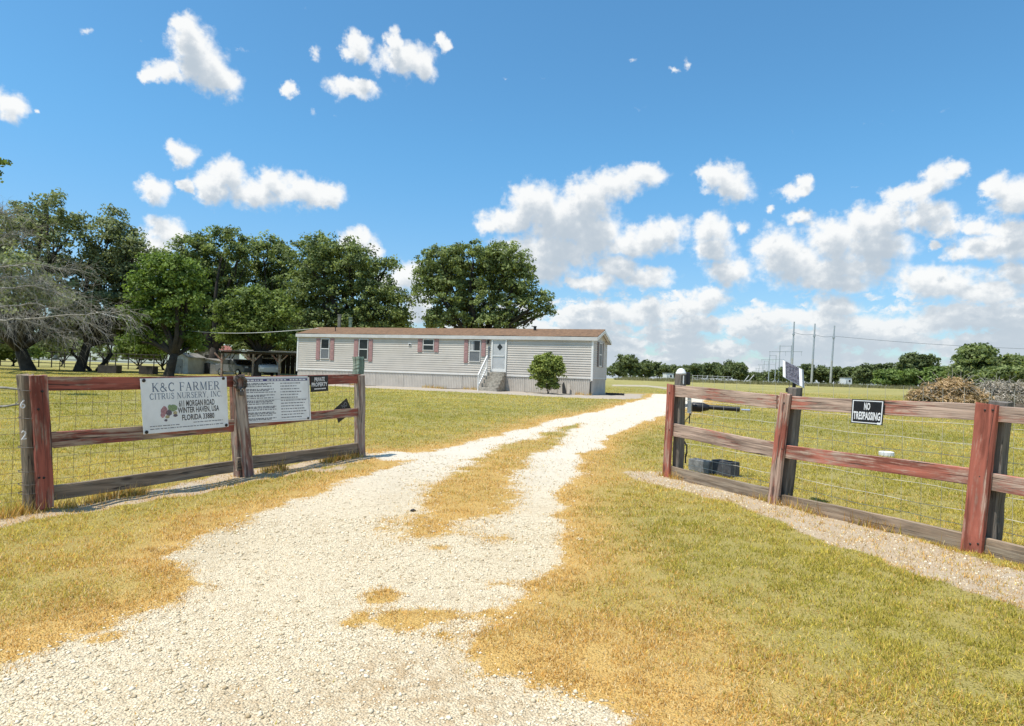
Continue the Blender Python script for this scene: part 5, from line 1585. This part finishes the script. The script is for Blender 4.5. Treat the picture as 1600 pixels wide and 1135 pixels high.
# bare grey branches drooping in from the left
DEADW = plain('bleached_dead_wood', (.27, .245, .205), .95, .3, 6)
def dead_tree():
    Y = 34
    b0 = base_at(-70, Y)
    t = thing('dead_tree', 'leafless grey tree whose drooping bare twigs hang in from the left edge', 'tree', tuple(b0))
    r = random.Random(5)
    mb = MB(); tw = MB()
    top = at(-60, 420, Y)
    mb.tube([b0 - UPV * .2, (b0 + top) / 2, top], [.32, .24, .16], 8)
    mains = [[(-70, 430), (-30, 395), (10, 370), (48, 366)], [(-70, 440), (-20, 420), (40, 412), (92, 418), (130, 424)], [(-70, 470), (-10, 452), (50, 446), (100, 462), (142, 484)],
             [(-70, 490), (0, 478), (60, 476), (110, 490), (150, 512)], [(-70, 400), (-40, 350), (-5, 328), (14, 340)], [(-70, 510), (-20, 498), (40, 500), (84, 516), (104, 530)], [(-70, 480), (-20, 440), (20, 432), (70, 442)], [(-70, 500), (10, 500), (60, 498), (160, 488), (196, 492)]]
    for i, mpts in enumerate(mains):
        dd = r.uniform(-3, 3)
        ctrl = [at(px, py, Y + dd * k / 3) for k, (px, py) in enumerate(mpts)]
        pts = []
        for k in range(len(ctrl) - 1):
            for j in range(4):
                pts.append(ctrl[k] + (ctrl[k + 1] - ctrl[k]) * (j / 4) + Vector((r.uniform(-1, 1), r.uniform(-1, 1), r.uniform(-1, 1))) * .06)
        pts.append(ctrl[-1]); n = len(pts) - 1
        s, e = pts[0], pts[-1]
        mb.tube(pts, [.055 * (1 - k / n) + .010 for k in range(n + 1)], 5)
        for k in range(2, n + 1):
            for j in range(7):
                o = pts[k]
                d = ((e - s).normalized() * r.uniform(.1, .9) + Vector((r.uniform(-1, 1), r.uniform(-1, 1), r.uniform(-1.25, .75)))).normalized()
                L = r.uniform(.5, 1.5)
                p1 = o + d * L * .5; p2 = p1 + (d + Vector((0, 0, -.55))).normalized() * L * .5
                tw.tube([o, p1, p2], [.012, .008, .003], 3, False)
                for _ in range(4):
                    d2 = (d + Vector((r.uniform(-1, 1), r.uniform(-1, 1), r.uniform(-1.3, .5)))).normalized()
                    q0 = p1 if r.random() < .5 else p2
                    q1 = q0 + d2 * L * r.uniform(.25, .5)
                    tw.tube([q0, q1, q1 + (d2 + Vector((0, 0, -.7))).normalized() * L * .25], [.006, .004, .002], 3, False)
    mb.build('trunk', DEADW, t)
    tw.build('twig', DEADW, t, kind='stuff')
dead_tree()
# logs and cut limbs lying under the dead tree
def log_px(pts, Y, r0, label, mat=DEADW):
    ps = []
    for (px, py) in pts:
        ps.append(at(px, py, Y))
    g0 = min(p.z - float(gz(p.x, p.y)) for p in ps)
    ps = [p - UPV * (g0 - r0 * .9) for p in ps]
    t = thing('fallen_limb', label, 'log', tuple(ps[0]), 'cut limbs lying left of the fence')
    mb = MB(); mb.tube(ps, [r0 * (1.15 - .5 * i / (len(ps) - 1)) for i in range(len(ps))], 8); mb.build('wood', mat, t, smooth=True)
    mb = MB(); m_ = ps[len(ps) // 2]
    limb(mb, m_, m_ + Vector((.25, .1, .35)), r0 * .4, r0 * .15, 0, 3, 4, 6); mb.build('stub', mat, t)
log_px([(-20, 581), (10, 582), (28, 584), (46, 582)], 24, .045, 'bleached limb lying on the ground behind the grey end post, the farther one')
log_px([(-20, 602), (8, 602), (26, 599), (40, 597)], 17, .032, 'curved pale limb lying on the ground left of the grey end post, the nearer one')
log_px([(44, 578), (60, 582), (80, 584), (112, 583)], 26, .06, 'dark broken limb lying behind the top of the left fence', BARK)

# shrub in front of the house
YS_ = 35.6
g = ground_pt(856, 616)
Yq = g.y
tree('round green shrub growing on bare stems against the house skirting', g,
     [lobe(853, 575, 21, 17, Yq), lobe(843, 586, 15, 14, Yq), lobe(868, 583, 14, 15, Yq), lobe(855, 597, 11, 7, Yq), lobe(870, 566, 8, 10, Yq), lobe(842, 566, 8, 10, Yq), lobe(856, 558, 8, 8, Yq), lobe(834, 578, 7, 8, Yq), lobe(876, 576, 6, 9, Yq), lobe(848, 604, 9, 6, Yq), lobe(864, 604, 9, 6, Yq), lobe(855, 592, 18, 9, Yq)],
     11000, leafmat('shrub_leaf', (.06, .09, .02), (.40, .45, .12)), .06, BARK, .05, .45, 140, clump=.16, name='shrub', cat='shrub', stems=4, per=12)
# ------------------------------------------------------------------ yard behind the grove
SHED_W = plain('pale_shed_metal', (.42, .43, .42), .5, .12, 2, dirt=(.28, .27, .25))
SHED_G = plain('grey_shed_boards', (.25, .25, .24), .7, .2, 2)
RED_ROOF = plain('rusty_red_roof', (.36, .13, .085), .7, .2, 2)
RUST_ROOF = plain('grey_tin_roof', (.27, .25, .22), .5, .2, 2)
DARKT = plain('dark_timber', (.05, .042, .036), .9, .3, 3)
CAR_W = plain('dull_white_car_paint', (.50, .51, .52), .3, .06, 2)
TYRE = plain('tyre_rubber', (.02, .02, .02), .8, .2, 9)
XA, YA_ = Vector((1, 0, 0)), Vector((0, 1, 0))
def px_width(Y, n): return n * Y / F_PX
def gbase(px, Y):
    p = at(px, 580, Y); return Vector((p.x, p.y, float(gz(p.x, p.y))))
def gable_shed(label, px0, px1, py_top, Y, depth, wall_mat, roof_mat, cat, name, rise=.5, doors=(), ribs=True):
    a, b_ = gbase(px0, Y), gbase(px1, Y)
    w = b_.x - a.x; z0 = min(a.z, b_.z)
    h = at((px0 + px1) / 2, py_top, Y).z - z0 - rise
    t = thing(name, label, cat, ((a.x + b_.x) / 2, Y, z0))
    mb = MB(); mb.box(((a.x + b_.x) / 2, Y + depth / 2, z0 + h / 2), (w, depth, h)); mb.build('wall', wall_mat, t)
    mb = MB(); cx = (a.x + b_.x) / 2
    ov = .15
    zt = z0 + h + .003
    for s in (-1, 1):
        mb.prism([(cx, Y - ov, zt + rise), (cx + s * (w / 2 + ov), Y - ov, zt - .05), (cx + s * (w / 2 + ov), Y - ov, zt + .02), (cx, Y - ov, zt + rise + .07)], (0, depth + 2 * ov, 0))
    mb.build('roof', roof_mat, t)
    mb = MB(); mb.prism([(cx - w / 2, Y + .02, zt - .06), (cx + w / 2, Y + .02, zt - .06), (cx, Y + .02, zt + rise - .02)], (0, .05, 0)); mb.build('gable', wall_mat, t)
    n = int(w / .35)
    for k in range(n + 1):
        mb = MB(); mb.box((a.x + w * k / n, Y - .015, z0 + h / 2), (.05, .03, h)); mb.build('batten', wall_mat, t)
    for (u, dw, dh, mt_) in doors:
        mb = MB(); mb.box((a.x + w * u, Y - .04, z0 + dh / 2 + .05), (dw, .04, dh)); d = mb.build('door', mt_, t)
        mb = MB(); mb.box((a.x + w * u + dw * .35, Y - .075, z0 + dh * .5), (.05, .03, .12)); mb.build('handle', NAIL, d)
    return t
gable_shed('pale grey metal shed with a door standing beside the tree trunk', 268, 293, 552, 57, 3, SHED_W, RUST_ROOF, 'shed', 'shed', .35, [(.42, .7, 1.25, SHED_G)])
gable_shed('low white shed with dark doorways right of the pale grey shed', 294, 345, 561, 60, 3, SHED_W, RUST_ROOF, 'shed', 'shed', .2, [(.30, .5, .9, SHED_G), (.58, .5, 1.0, DARKV), (.80, .7, .9, SHED_G)])  # near-black middle panel paints the shade of an open doorway
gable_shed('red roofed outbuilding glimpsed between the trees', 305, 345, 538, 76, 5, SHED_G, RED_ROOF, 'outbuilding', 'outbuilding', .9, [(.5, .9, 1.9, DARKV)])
# open carport: posts with knee braces under a thin flat roof
Yc = 54
cp = thing('carport', 'open timber carport with thin flat roof and braced posts left of the house', 'carport', tuple(gbase(410, Yc)))
x0, x1 = at(345, 550, Yc).x, at(490, 550, Yc).x
zr = at(437, 551, Yc).z
for k in range(11):
    xa, xb = x0 + (x1 - x0) * k / 11, x0 + (x1 - x0) * (k + 1) / 11 - .015
    mb = MB(); mb.prism([(xa, Yc - .4, zr - .02), (xb, Yc - .4, zr - .02), (xb, Yc - .4, zr + .03), (xa, Yc - .4, zr + .03)], (0, 6.4, .25)); mb.build('roof_sheet', RUST_ROOF, cp)
mb = MB(); mb.box(((x0 + x1) / 2, Yc, zr - .12), (x1 - x0, .10, .18)); mb.build('beam', DARKT, cp)
mb = MB(); mb.box(((x0 + x1) / 2, Yc + 5.6, zr + .05), (x1 - x0, .10, .18)); mb.build('beam', DARKT, cp)
for px in (347, 396, 437, 486):
    for yy in (Yc, Yc + 5.6):
        g = gbase(px, Yc); xx = at(px, 560, Yc).x; zg = float(gz(xx, yy))
        tp = zr - .21 if yy == Yc else zr - .04
        mb = MB(); mb.box((xx, yy, (zg + tp) / 2), (.15, .15, tp - zg)); po = mb.build('post', BROWN_POST, cp)
        for s in (-1, 1):
            mb = MB(); c = Vector((xx + s * .34, yy, tp - .32)); e = Vector((s * .70, 0, .72)).normalized(); mb.box(c, (.92, .09, .10), (e, YA_, e.cross(YA_))); mb.build('brace', BROWN_POST, po)
# back wall of the shelter, boards
mb = MB()
for k in range(18):
    xa = x0 + (x1 - x0) * k / 18
    mb = MB(); mb.box((xa + (x1 - x0) / 36, Yc + 5.75, zr - .9), ((x1 - x0) / 18 - .02, .03, 1.9)); mb.build('wall_board', DARKT, cp)

def car(label, px, Y, yaw, mat, kind):
    g = gbase(px, Y)
    t = thing('parked_car', label, 'car', tuple(g), 'vehicles parked under the carport')
    ca, sa = math.cos(yaw), math.sin(yaw)
    ex, ey = Vector((ca, sa, 0)), Vector((-sa, ca, 0))
    L, W = 4.5, 1.75
    prof = [(-2.2, .35), (2.2, .35), (2.25, .75), (1.95, .92), (1.0, 1.0), (.45, 1.48), (-1.0, 1.52), (-1.6, 1.05), (-2.2, 1.0), (-2.25, .6)] if kind == 'car' else \
           [(-2.4, .45), (2.4, .45), (2.45, .9), (2.2, 1.08), (1.3, 1.12), (.8, 1.72), (-.5, 1.75), (-.65, 1.12), (-2.4, 1.1), (-2.45, .7)]
    mb = MB(); mb.prism([g + ex * x + UPV * z - ey * W / 2 for x, z in prof], ey * W); body = mb.build('body', mat, t, bevel=.05)
    gl = [(.85, 1.02), (.40, 1.40), (-.95, 1.44), (-1.35, 1.06)] if kind == 'car' else [(1.15, 1.15), (.75, 1.62), (-.42, 1.65), (-.50, 1.15)]
    for s in (-1, 1):
        mb = MB(); mb.prism([g + ex * x + UPV * z + ey * (s * (W / 2 + .002)) for x, z in gl], ey * (s * .012)); mb.build('side_window', GLASS, t)
    mb = MB(); f0, f1 = gl[0], gl[1]
    mb.prism([g + ex * (f0[0] + .12) + UPV * (f0[1] + .02) - ey * W * .42, g + ex * (f0[0] + .12) + UPV * (f0[1] + .02) + ey * W * .42, g + ex * (f1[0] + .13) + UPV * (f1[1] - .0) + ey * W * .38, g + ex * (f1[0] + .13) + UPV * (f1[1]) - ey * W * .38], ex * .03); mb.build('windscreen', GLASS, t)
    for s in (-1, 1):
        for x in (-1.35, 1.4):
            c = g + ex * x + UPV * .33 + ey * (s * (W / 2 - .16))
            mb = MB(); mb.lathe(c, [(.24, 0), (.33, .03), (.33, .19), (.24, .21)], 14, ey * s); w = mb.build('wheel', TYRE, t)
            mb = MB(); mb.lathe(c + ey * (s * .195), [(.19, 0), (.19, .02), (.05, .03)], 10, ey * s); mb.build('rim', SILVER, w)
        mb = MB(); mb.box(g + ex * (2.24 if kind == 'car' else 2.44) + UPV * .80 + ey * (s * .62), (.03, .30, .14), (ex, ey, UPV)); mb.build('headlight', SIGN_LETTER, t)
    return t
car('dull white pickup truck parked under the carport right of the dark trunk', 414, Yc + 2.2, math.radians(-60), CAR_W, 'truck')
car('grey car in the shade under the left bay of the carport', 372, Yc + 2.8, math.radians(-35), plain('grey_car_paint', (.16, .165, .17), .3, .06, 2), 'car')

# corral of dark pipe rails
Yk = 70
cr = thing('corral_fence', 'dark pipe corral fence behind the grove of trees on the left', 'fence', tuple(gbase(150, Yk)))
for i, px in enumerate(range(-60, 262, 20)):
    g = gbase(px, Yk); mb = MB(); mb.tube([g - UPV * .2, g + UPV * 1.75], .055, 6); mb.build('post', DARKT, cr)
xa, xb = at(-60, 570, Yk).x, at(250, 570, Yk).x
for h in (.45, .85, 1.25, 1.68):
    mb = MB(); mb.tube([(xa + (xb - xa) * k / 8, Yk - .02, float(gz(xa, Yk)) + h + .03 * math.sin(k * 2 + h * 5)) for k in range(9)], .042, 6); mb.build('rail', DARKT, cr)
def trough(label, px0, px1, py0, Y):
    a, b_ = gbase(px0, Y), gbase(px1, Y); h = at(px0, py0, Y).z - a.z
    t = thing('feed_trough', label, 'trough', ((a.x + b_.x) / 2, Y, a.z), 'dark troughs under the trees')
    w = b_.x - a.x; cx = (a.x + b_.x) / 2
    for s in (-1, 1):
        mb = MB(); mb.box((cx, Y + s * .35, a.z + h / 2), (w, .05, h)); mb.build('side_board', DARKT, t)
        mb = MB(); mb.box((cx + s * (w / 2 - .025), Y, a.z + h / 2), (.05, .65, h)); mb.build('end_board', DARKT, t)
    mb = MB(); mb.box((cx, Y, a.z + .12), (w - .11, .64, .05)); mb.build('bottom_board', DARKT, t)
trough('long dark trough on the grass right of the forked slender trunks', 157, 186, 570.5, 52)
trough('shorter dark trough on the grass left of the bright green tree trunk', 221, 243, 572, 52)
g = gbase(93, 56); t = thing('hanging_feeder', 'small pale round feeder on a thin post between two dark trunks', 'feeder', tuple(g))
mb = MB(); mb.tube([g - UPV * .1, g + UPV * 1.35], .03, 6); mb.build('post', DARKT, t)
mb = MB(); mb.lathe(at(87, 558, 56), [(.02, -.17), (.16, -.1), (.17, .05), (.1, .16), (.02, .18)], 12); mb.build('feeder', WHITE_PAINT, t, smooth=True)
# posts seen over the roof
for (px0, pyt, Yp, mt_, lab) in ((527.5, 493, 52, BARK_L, 'grey square post showing above the roof, left of the greenish one'), (545, 497, 52, GREEN_POST, 'greenish post showing above the roof, right of the grey one')):
    g = gbase(px0, Yp); zt = at(px0, pyt, Yp).z
    t = thing('yard_post', lab, 'post', tuple(g))
    mb = MB(); mb.box((g.x, g.y, (g.z + zt) / 2), (.24, .24, zt - g.z)); mb.build('shaft', mt_, t, bevel=.02)
    mb = MB(); mb.box((g.x, g.y, zt + .03), (.30, .30, .06)); mb.build('top_plate', mt_, t)
# service cable sagging from the trees to the house corner
CABLE = plain('pale_service_cable', (.40, .40, .38), .6, .1, 3)
pA = hp(H_LEN - .3, half - .4, EAVE + .55); pts = []
qL = at(150, 488, 50); qM = at(330, 516, 47)
for k in range(25):
    t_ = k / 24
    pts.append(qL + (pA - qL) * t_ + UPV * (-1.0 * math.sin(PI * t_) * .9))
mb = MB(); mb.tube(pts, .022, 4); o = mb.build('service_cable', CABLE); tag(o, 'pale sagging service cable running from the left trees to the house roof', 'cable')

# ------------------------------------------------------------------ far side of the field
def far_tree(px, py_top, width, Y, leaf, seed, label, group=None, n=1500, size=.42, base_py=None, tall=None, name='oak_tree'):
    g = gbase(px, Y); rg = random.Random(seed)
    top = at(px, py_top, Y).z; H = top - g.z; w = px_width(Y, width) / 2 * 1.18
    lobes = []
    for k in range(7):
        a = rg.uniform(0, 2 * PI); q = rg.uniform(.25, .62)
        h = rg.uniform(.38, .76)
        lobes.append((g.x + w * q * math.cos(a), g.y + w * q * math.sin(a), g.z + H * h, w * rg.uniform(.36, .52), w * rg.uniform(.36, .52), H * rg.uniform(.16, .25)))
    lobes.append((g.x + w * rg.uniform(-.2, .2), g.y, g.z + H * .76, w * .45, w * .45, H * .22))
    lobes.append((g.x - w * .3, g.y, g.z + H * .34, w * .55, w * .5, H * .24)); lobes.append((g.x + w * .35, g.y, g.z + H * .30, w * .5, w * .5, H * .24))
    return tree(label, g, lobes, n, leaf, size, BARK, max(.2, H * .028), H * .22, seed, group, clump=size * 2.6, twigs=False, per=20, name=name, fill=.5)
row_label = 'dark green oak in the far row between the house and the capped gate post'
spec = [  # px, top, width, Y, leaf
 (966, 566, 26, 255, LEAF_FAR), (985, 554, 40, 240, LEAF_FAR), (1008, 562, 34, 250, LEAF_FAR), (1030, 566, 34, 260, LEAF_FAR),
 (1052, 570, 30, 290, LEAF_FAR), (1075, 571, 34, 280, LEAF_FAR), (1095, 568, 34, 270, LEAF_FAR), (1118, 567, 38, 255, LEAF_FAR), (1140, 565, 36, 240, LEAF_FAR), (1158, 567, 30, 225, LEAF_FAR)]
labs = ['small dark tree at the right wall of the house in the far row', 'tallest dark tree of the far row just right of the house', 'rounded dark tree right of the tallest one in the far row', 'dark tree in the far row left of the white trailer',
        'dark tree in the far row right behind the white post cap', 'low dark tree in the far row right of the white post cap', 'mid green tree of the far row above the grey corral pipes', 'wide dark tree of the far row, third from its right end', 'broad dark tree second from the right end of the far row', 'rounded tree ending the far row beside the transmission line gap']
for i, (px, pt, w, Yt, lf_) in enumerate(spec): far_tree(px, pt, w, Yt, lf_, 200 + i, labs[i], 'far row of oaks left of the transmission line', 5200, .40)
# distant trees down the transmission line and to its right
spec2 = [(1178, 582, 26, 480), (1196, 580, 26, 460), (1214, 578, 26, 440), (1226, 574, 24, 330), (1243, 572, 30, 300), (1260, 569, 30, 285), (1283, 572, 32, 285), (1305, 573, 32, 280), (1328, 574, 30, 275)]
labs2 = ['tiny distant tree leftmost in the transmission line gap', 'tiny distant tree second in the transmission line gap', 'tiny distant tree third in the transmission line gap', 'distant tree left of the solar panel', 'distant tree behind the solar panel', 'distant tree right of the solar panel beside the middle tall pole', 'distant tree between the two right tall poles', 'distant tree just right of the rightmost tall pole', 'distant tree behind the small white hut']
for i, (px, pt, w, Yt) in enumerate(spec2): far_tree(px, pt, w, Yt, LEAF_FAR, 230 + i, labs2[i], 'distant trees by the transmission line', 3000, .5)
spec3 = [(1350, 569, 36, 190, LEAF_FAR, 'dark rounded tree left of the light green trees on the right'), (1384, 567, 34, 200, LEAF_FAR, 'dark tree peeking over the light green trees'), (1388, 578, 38, 170, LEAF_LIME, 'light green low tree, the left one of three'), (1420, 578, 36, 170, LEAF_LIME, 'light green low tree, the middle one of three'),
         (1432, 551, 64, 185, LEAF_FAR, 'tall dark oak behind the light green trees'), (1462, 572, 34, 165, LEAF_LIME, 'light green low tree, the right one of three'), (1478, 574, 30, 175, LEAF_FAR, 'small dark tree between the two tall oaks on the right'),
         (1530, 538, 100, 120, LEAF_OAK, 'largest dark oak rising behind the brush piles on the right'), (1585, 556, 60, 115, LEAF_OAK, 'dark oak at the right picture edge'), (1640, 550, 70, 120, LEAF_OAK, 'dark oak just beyond the right picture edge'), (1500, 570, 40, 118, LEAF_OAK, 'low dark oak at the left foot of the largest oak'), (1560, 575, 60, 108, LEAF_OAK, 'low dark oak right behind the grey brush pile')]
for i, (px, pt, w, Yt, lf_, lab) in enumerate(spec3): far_tree(px, pt, w, Yt, lf_, 260 + i, lab, None, 14000 if w > 55 else 5500, .30 if Yt < 130 else .34)
# wooded skyline far away, one mass
def tree_mass():
    lobes = []
    rg = random.Random(3)
    for px in range(-700, 2400, 16):
        if 1165 < px < 1235: continue
        Yt = rg.uniform(330, 380)
        g = gbase(px, Yt); h = rg.uniform(6, 10)
        lobes.append((g.x, g.y, g.z + h * .45, rg.uniform(5, 8), 5, h * .5))
    V, F_, tint = leaf_cloud(lobes, 22000, 1.0, 9, 1.8, 20)
    link_mesh('distant_woods', np_mesh('distant_woods', V, F_, LEAF_FAR, {'rnd': ('FLOAT', tint)}), None, kind='stuff')
tree_mass()
# rank weeds along the far edge of the field
def weeds():
    r = np.random.default_rng(4)
    n = 26000
    px = r.uniform(960, 1480, n); Yt = r.uniform(150, 178, n)
    X = np.array([at(p, 595, 1.0).x for p in px]) * Yt
    Z = gz(X, Yt); h = r.uniform(.25, .8, n) * (.5 + np.sin(X * .35) ** 2); w = r.uniform(.03, .10, n)
    lx = r.normal(0, .25, n)
    V = np.empty((n, 3, 3)); V[:, 0] = np.stack([X - w, Yt, Z], 1); V[:, 1] = np.stack([X + w, Yt, Z], 1); V[:, 2] = np.stack([X + lx, Yt + r.normal(0, .2, n), Z + h], 1)
    t = np.repeat(r.random(n), 3)
    link_mesh('tall_weeds', np_mesh('tall_weeds', V.reshape(-1, 3), np.arange(n * 3).reshape(-1, 3), leafmat('dry_weed', (.16, .15, .06), (.34, .30, .16), .2), {'rnd': ('FLOAT', t)}), None, kind='stuff')
weeds()
# white trailer, white hut, grey pens
def white_box(label, px0, px1, pyt, Y, depth, name, cat, roofm):
    a, b_ = gbase(px0, Y), gbase(px1, Y); h = at(px0, pyt, Y).z - a.z; w = b_.x - a.x; cx = (a.x + b_.x) / 2
    t = thing(name, label, cat, (cx, Y, a.z))
    mb = MB(); mb.box((cx, Y + depth / 2, a.z + .35 + (h - .35) / 2), (w, depth, h - .35)); mb.build('body', WHITE_PAINT, t, bevel=.12)
    mb = MB(); mb.box((cx, Y + depth / 2, a.z + h + .05), (w + .2, depth + .2, .09)); mb.build('roof', roofm, t)
    mb = MB(); mb.box((cx + w * .12, Y - .03, a.z + h * .66), (w * .26, .05, h * .22)); mb.build('window', GLASS, t)
    mb = MB(); mb.box((cx - w * .3, Y - .03, a.z + .4 + h * .3), (w * .16, .05, h * .55)); mb.build('door', SHED_W, t)
    for s in (-.3, .3):
        mb = MB(); mb.lathe((cx + w * s, Y - .02, a.z + .33), [(.33, 0), (.33, .2)], 12, YA_); mb.build('wheel' if 'trailer' in name else 'pier', TYRE, t)
    return t
white_box('small white travel trailer far across the field beside the capped post', 1041, 1053, 583.5, 175, 4, 'travel_trailer', 'trailer', SHED_W)
white_box('tiny white hut far off before the trees on the right', 1321, 1332, 590.5, 168, 3, 'hut', 'hut', RUST_ROOF)
PIPEW = plain('pale_pipe', (.45, .44, .42), .5, .1, 3)
pn = thing('cattle_pen', 'pale pipe cattle pen far across the field right of the gate post', 'pen', tuple(gbase(1110, 170)))
for px in range(1082, 1146, 8):
    g = gbase(px, 170); mb = MB(); mb.tube([g, g + UPV * 1.9], .07, 5); mb.build('post', PIPEW, pn)
for h in (.6, 1.1, 1.7):
    a, c = gbase(1082, 170), gbase(1142, 170); mb = MB(); mb.tube([a + UPV * h, c + UPV * h], .05, 5); mb.build('rail', PIPEW, pn)
for i, (p0, p1) in enumerate((((1102, 600), (1106, 589)), ((1160, 602), (1170, 589)), ((1166, 602), (1178, 588)))):
    a, c = at(*p0, 160), at(*p1, 160); lift_ = float(gz(a.x, a.y)) - a.z
    mb = MB(); mb.tube([a + UPV * lift_, c + UPV * lift_], .12, 5); o = mb.build('leaning_pole', PIPEW)
    tag(o, ('short leaning pale pole in the far pen', 'left one of two long pale poles leaning at the field edge', 'right one of two long pale poles leaning at the field edge')[i], 'pole')

# ------------------------------------------------------------------ transmission line
STEEL = plain('grey_steel_pole', (.34, .375, .405), .5, .1, 1)
STEEL_L = plain('pale_wood_pole', (.36, .36, .33), .7, .15, 1)
Yp = 205
tp = thing('transmission_structure', 'nearest transmission structure of three tall bare grey poles', 'power pole', tuple(gbase(1270, Yp)))
for (xb, xt, yt) in ((1236.5, 1241, 503), (1268, 1273.5, 506), (1297.5, 1304, 509)):
    b0 = gbase(xb, Yp); T = at(xt, yt, Yp); M_ = b0 + (T - b0) * .42
    mb = MB(); mb.tube([b0 - UPV, M_], [.36, .31], 10); po = mb.build('pole_base', STEEL_L, tp)
    mb = MB(); mb.tube([M_, T], [.305, .20], 10); mb.build('pole', STEEL, tp)
    mb = MB(); mb.box(b0 + (T - b0) * .80, (.5, .9, .5)); mb.build('insulator_bracket', STEEL, tp)
WIREC = plain('power_conductor', (.16, .18, .20), .5, .1, 1)
def wire(pts, r, label, n=14, sag=0.0):
    P = []
    for i in range(len(pts) - 1):
        for k in range(n):
            t_ = k / n; P.append(pts[i] + (pts[i + 1] - pts[i]) * t_ - UPV * (sag * math.sin(PI * t_)))
    P.append(pts[-1])
    mb = MB(); mb.tube(P, r, 4); o = mb.build('power_line', WIREC); tag(o, label, 'power line')
wire([at(1239, 519, Yp), at(1272, 522.5, Yp), at(1302, 525.5, Yp), at(1620, 546, Yp - 20)], .055, 'thin dark power line crossing the clouds from the three poles to the right', sag=.5)
hl = ['nearest twin-pole transmission frame with two crossarms, left of the three tall poles', 'second twin-pole transmission frame down the line', 'third twin-pole transmission frame down the line', 'fourth twin-pole transmission frame down the line', 'fifth twin-pole transmission frame down the line', 'farthest and smallest twin-pole transmission frame']
frames = [(1218, 1236, 540, 597, 330, 26), (1202, 1212, 555, 595, 430, 18), (1193.5, 1200, 564, 595, 560, 13), (1186, 1191, 571, 594, 720, 9), (1181, 1184.5, 576, 594, 900, 7), (1176.5, 1179, 580, 594, 1150, 5)]
prev = None
for i, (xa, xb, yt, yb, Yf, arm) in enumerate(frames):
    t = thing('transmission_tower', hl[i], 'power pole', tuple(gbase((xa + xb) / 2, Yf)), 'twin-pole frames of the transmission line')
    tops = []
    for x_ in (xa, xb):
        b0 = gbase(x_ - 1.2, Yf); T = at(x_ + .8, yt, Yf)
        mb = MB(); mb.tube([b0 - UPV, T], [.34, .22], 8); mb.build('pole', STEEL, t); tops.append(T)
    c = (tops[0] + tops[1]) / 2; w = px_width(Yf, arm)
    d = (tops[1] - tops[0]).normalized()
    mb = MB(); mb.tube([tops[0] - UPV * .3, tops[1] - UPV * .3], .15, 6); mb.build('top_beam', STEEL, t)
    z = UPV * ((tops[0] - gbase(xa, Yf)).length * .16)
    mb = MB(); mb.tube([c - d * w - z, c + d * w - z], .17, 6); mb.build('crossarm', STEEL, t)
    for s in (-.95, 0, .95):
        mb = MB(); q = c + d * (w * s) - z; mb.tube([q, q - UPV * 2.2], .08, 5); mb.build('insulator', STEEL, t)
    prev = tops

# ------------------------------------------------------------------ brush piles on the right
def brush_pile(label, lobes_px, Y, n, colA, colB, seed, leafy, stick):
    r = np.random.default_rng(seed); rg = random.Random(seed)
    lob = [lobe(*q, Y) for q in lobes_px]
    zg = float(gz(lob[0][0], Y))
    t = thing('brush_pile', label, 'brush pile', (lob[0][0], Y, zg))
    V, F_, tint = leaf_cloud(lob, n, leafy, seed, .38, 22, aspect=.22, fill=.4)
    keep = V.reshape(-1, 4, 3)[:, :, 2].min(1) > zg - .1
    V = V.reshape(-1, 4, 3)[keep].reshape(-1, 3); tint = tint.reshape(-1, 4)[keep].ravel()
    F_ = np.arange(len(V)).reshape(-1, 4)
    me = np_mesh('dry_fronds', V - np.array(t.location), F_, leafmat('brush_' + str(seed), colA, colB, .2), {'rnd': ('FLOAT', tint)})
    link_mesh('dry_fronds', me, None, t, kind='stuff')
    mb = MB()
    for k in range(stick):
        L = rg.choice(lob)
        d = Vector((rg.gauss(0, 1), rg.gauss(0, 1), rg.gauss(0.2, .7))).normalized()
        c = Vector(L[:3]) + Vector((d.x * L[3], d.y * L[4], abs(d.z) * L[5] * (1 if rg.random() < .8 else .3))) * rg.uniform(.6, 1.05)
        e = Vector((rg.gauss(0, 1), rg.gauss(0, .8), rg.gauss(.1, .45))).normalized() * rg.uniform(.3, 1.0)
        c.z = max(c.z, zg + .15)
        m_ = c + e * .5 + Vector((rg.uniform(-.1, .1), rg.uniform(-.1, .1), rg.uniform(-.05, .2)))
        mb.tube([c, m_, c + e], [rg.uniform(.012, .035), .012, .006], 4, False)
    mb.build('stick', DEADW, t, kind='stuff')
    mb = MB(); V0 = []
    for L in lob: mb.lathe((L[0], L[1], zg - .05), [(L[3] * .85, 0), (L[3] * .75, (L[2] - zg) * .6), (L[3] * .4, (L[2] - zg) + L[5] * .35), (.05, (L[2] - zg) + L[5] * .5)], 12)
    mb.build('rotting_core', plain('rotting_brush', (.11, .085, .06), .95, .4, 3, bump=.8), t)  # dark brown solid filling the middle of the pile
Yb = 33
brush_pile('orange brown pile of dried palm fronds behind the right fence', [(1440, 621, 18, 9), (1462, 616, 20, 12), (1478, 611, 14, 14), (1494, 609, 16, 14), (1515, 621, 22, 11), (1480, 626, 44, 8), (1506, 612, 10, 12)], Yb, 15000, (.30, .19, .09), (.68, .48, .27), 61, .11, 420)
brush_pile('grey pile of bare cut branches beside the orange brown fronds', [(1530, 620, 24, 12), (1556, 613, 24, 13), (1578, 618, 20, 14), (1598, 616, 24, 14), (1630, 620, 34, 16), (1560, 626, 60, 9)], Yb + 2, 16000, (.28, .24, .19), (.58, .50, .41), 62, .10, 900)
build_grass()
build_stones()
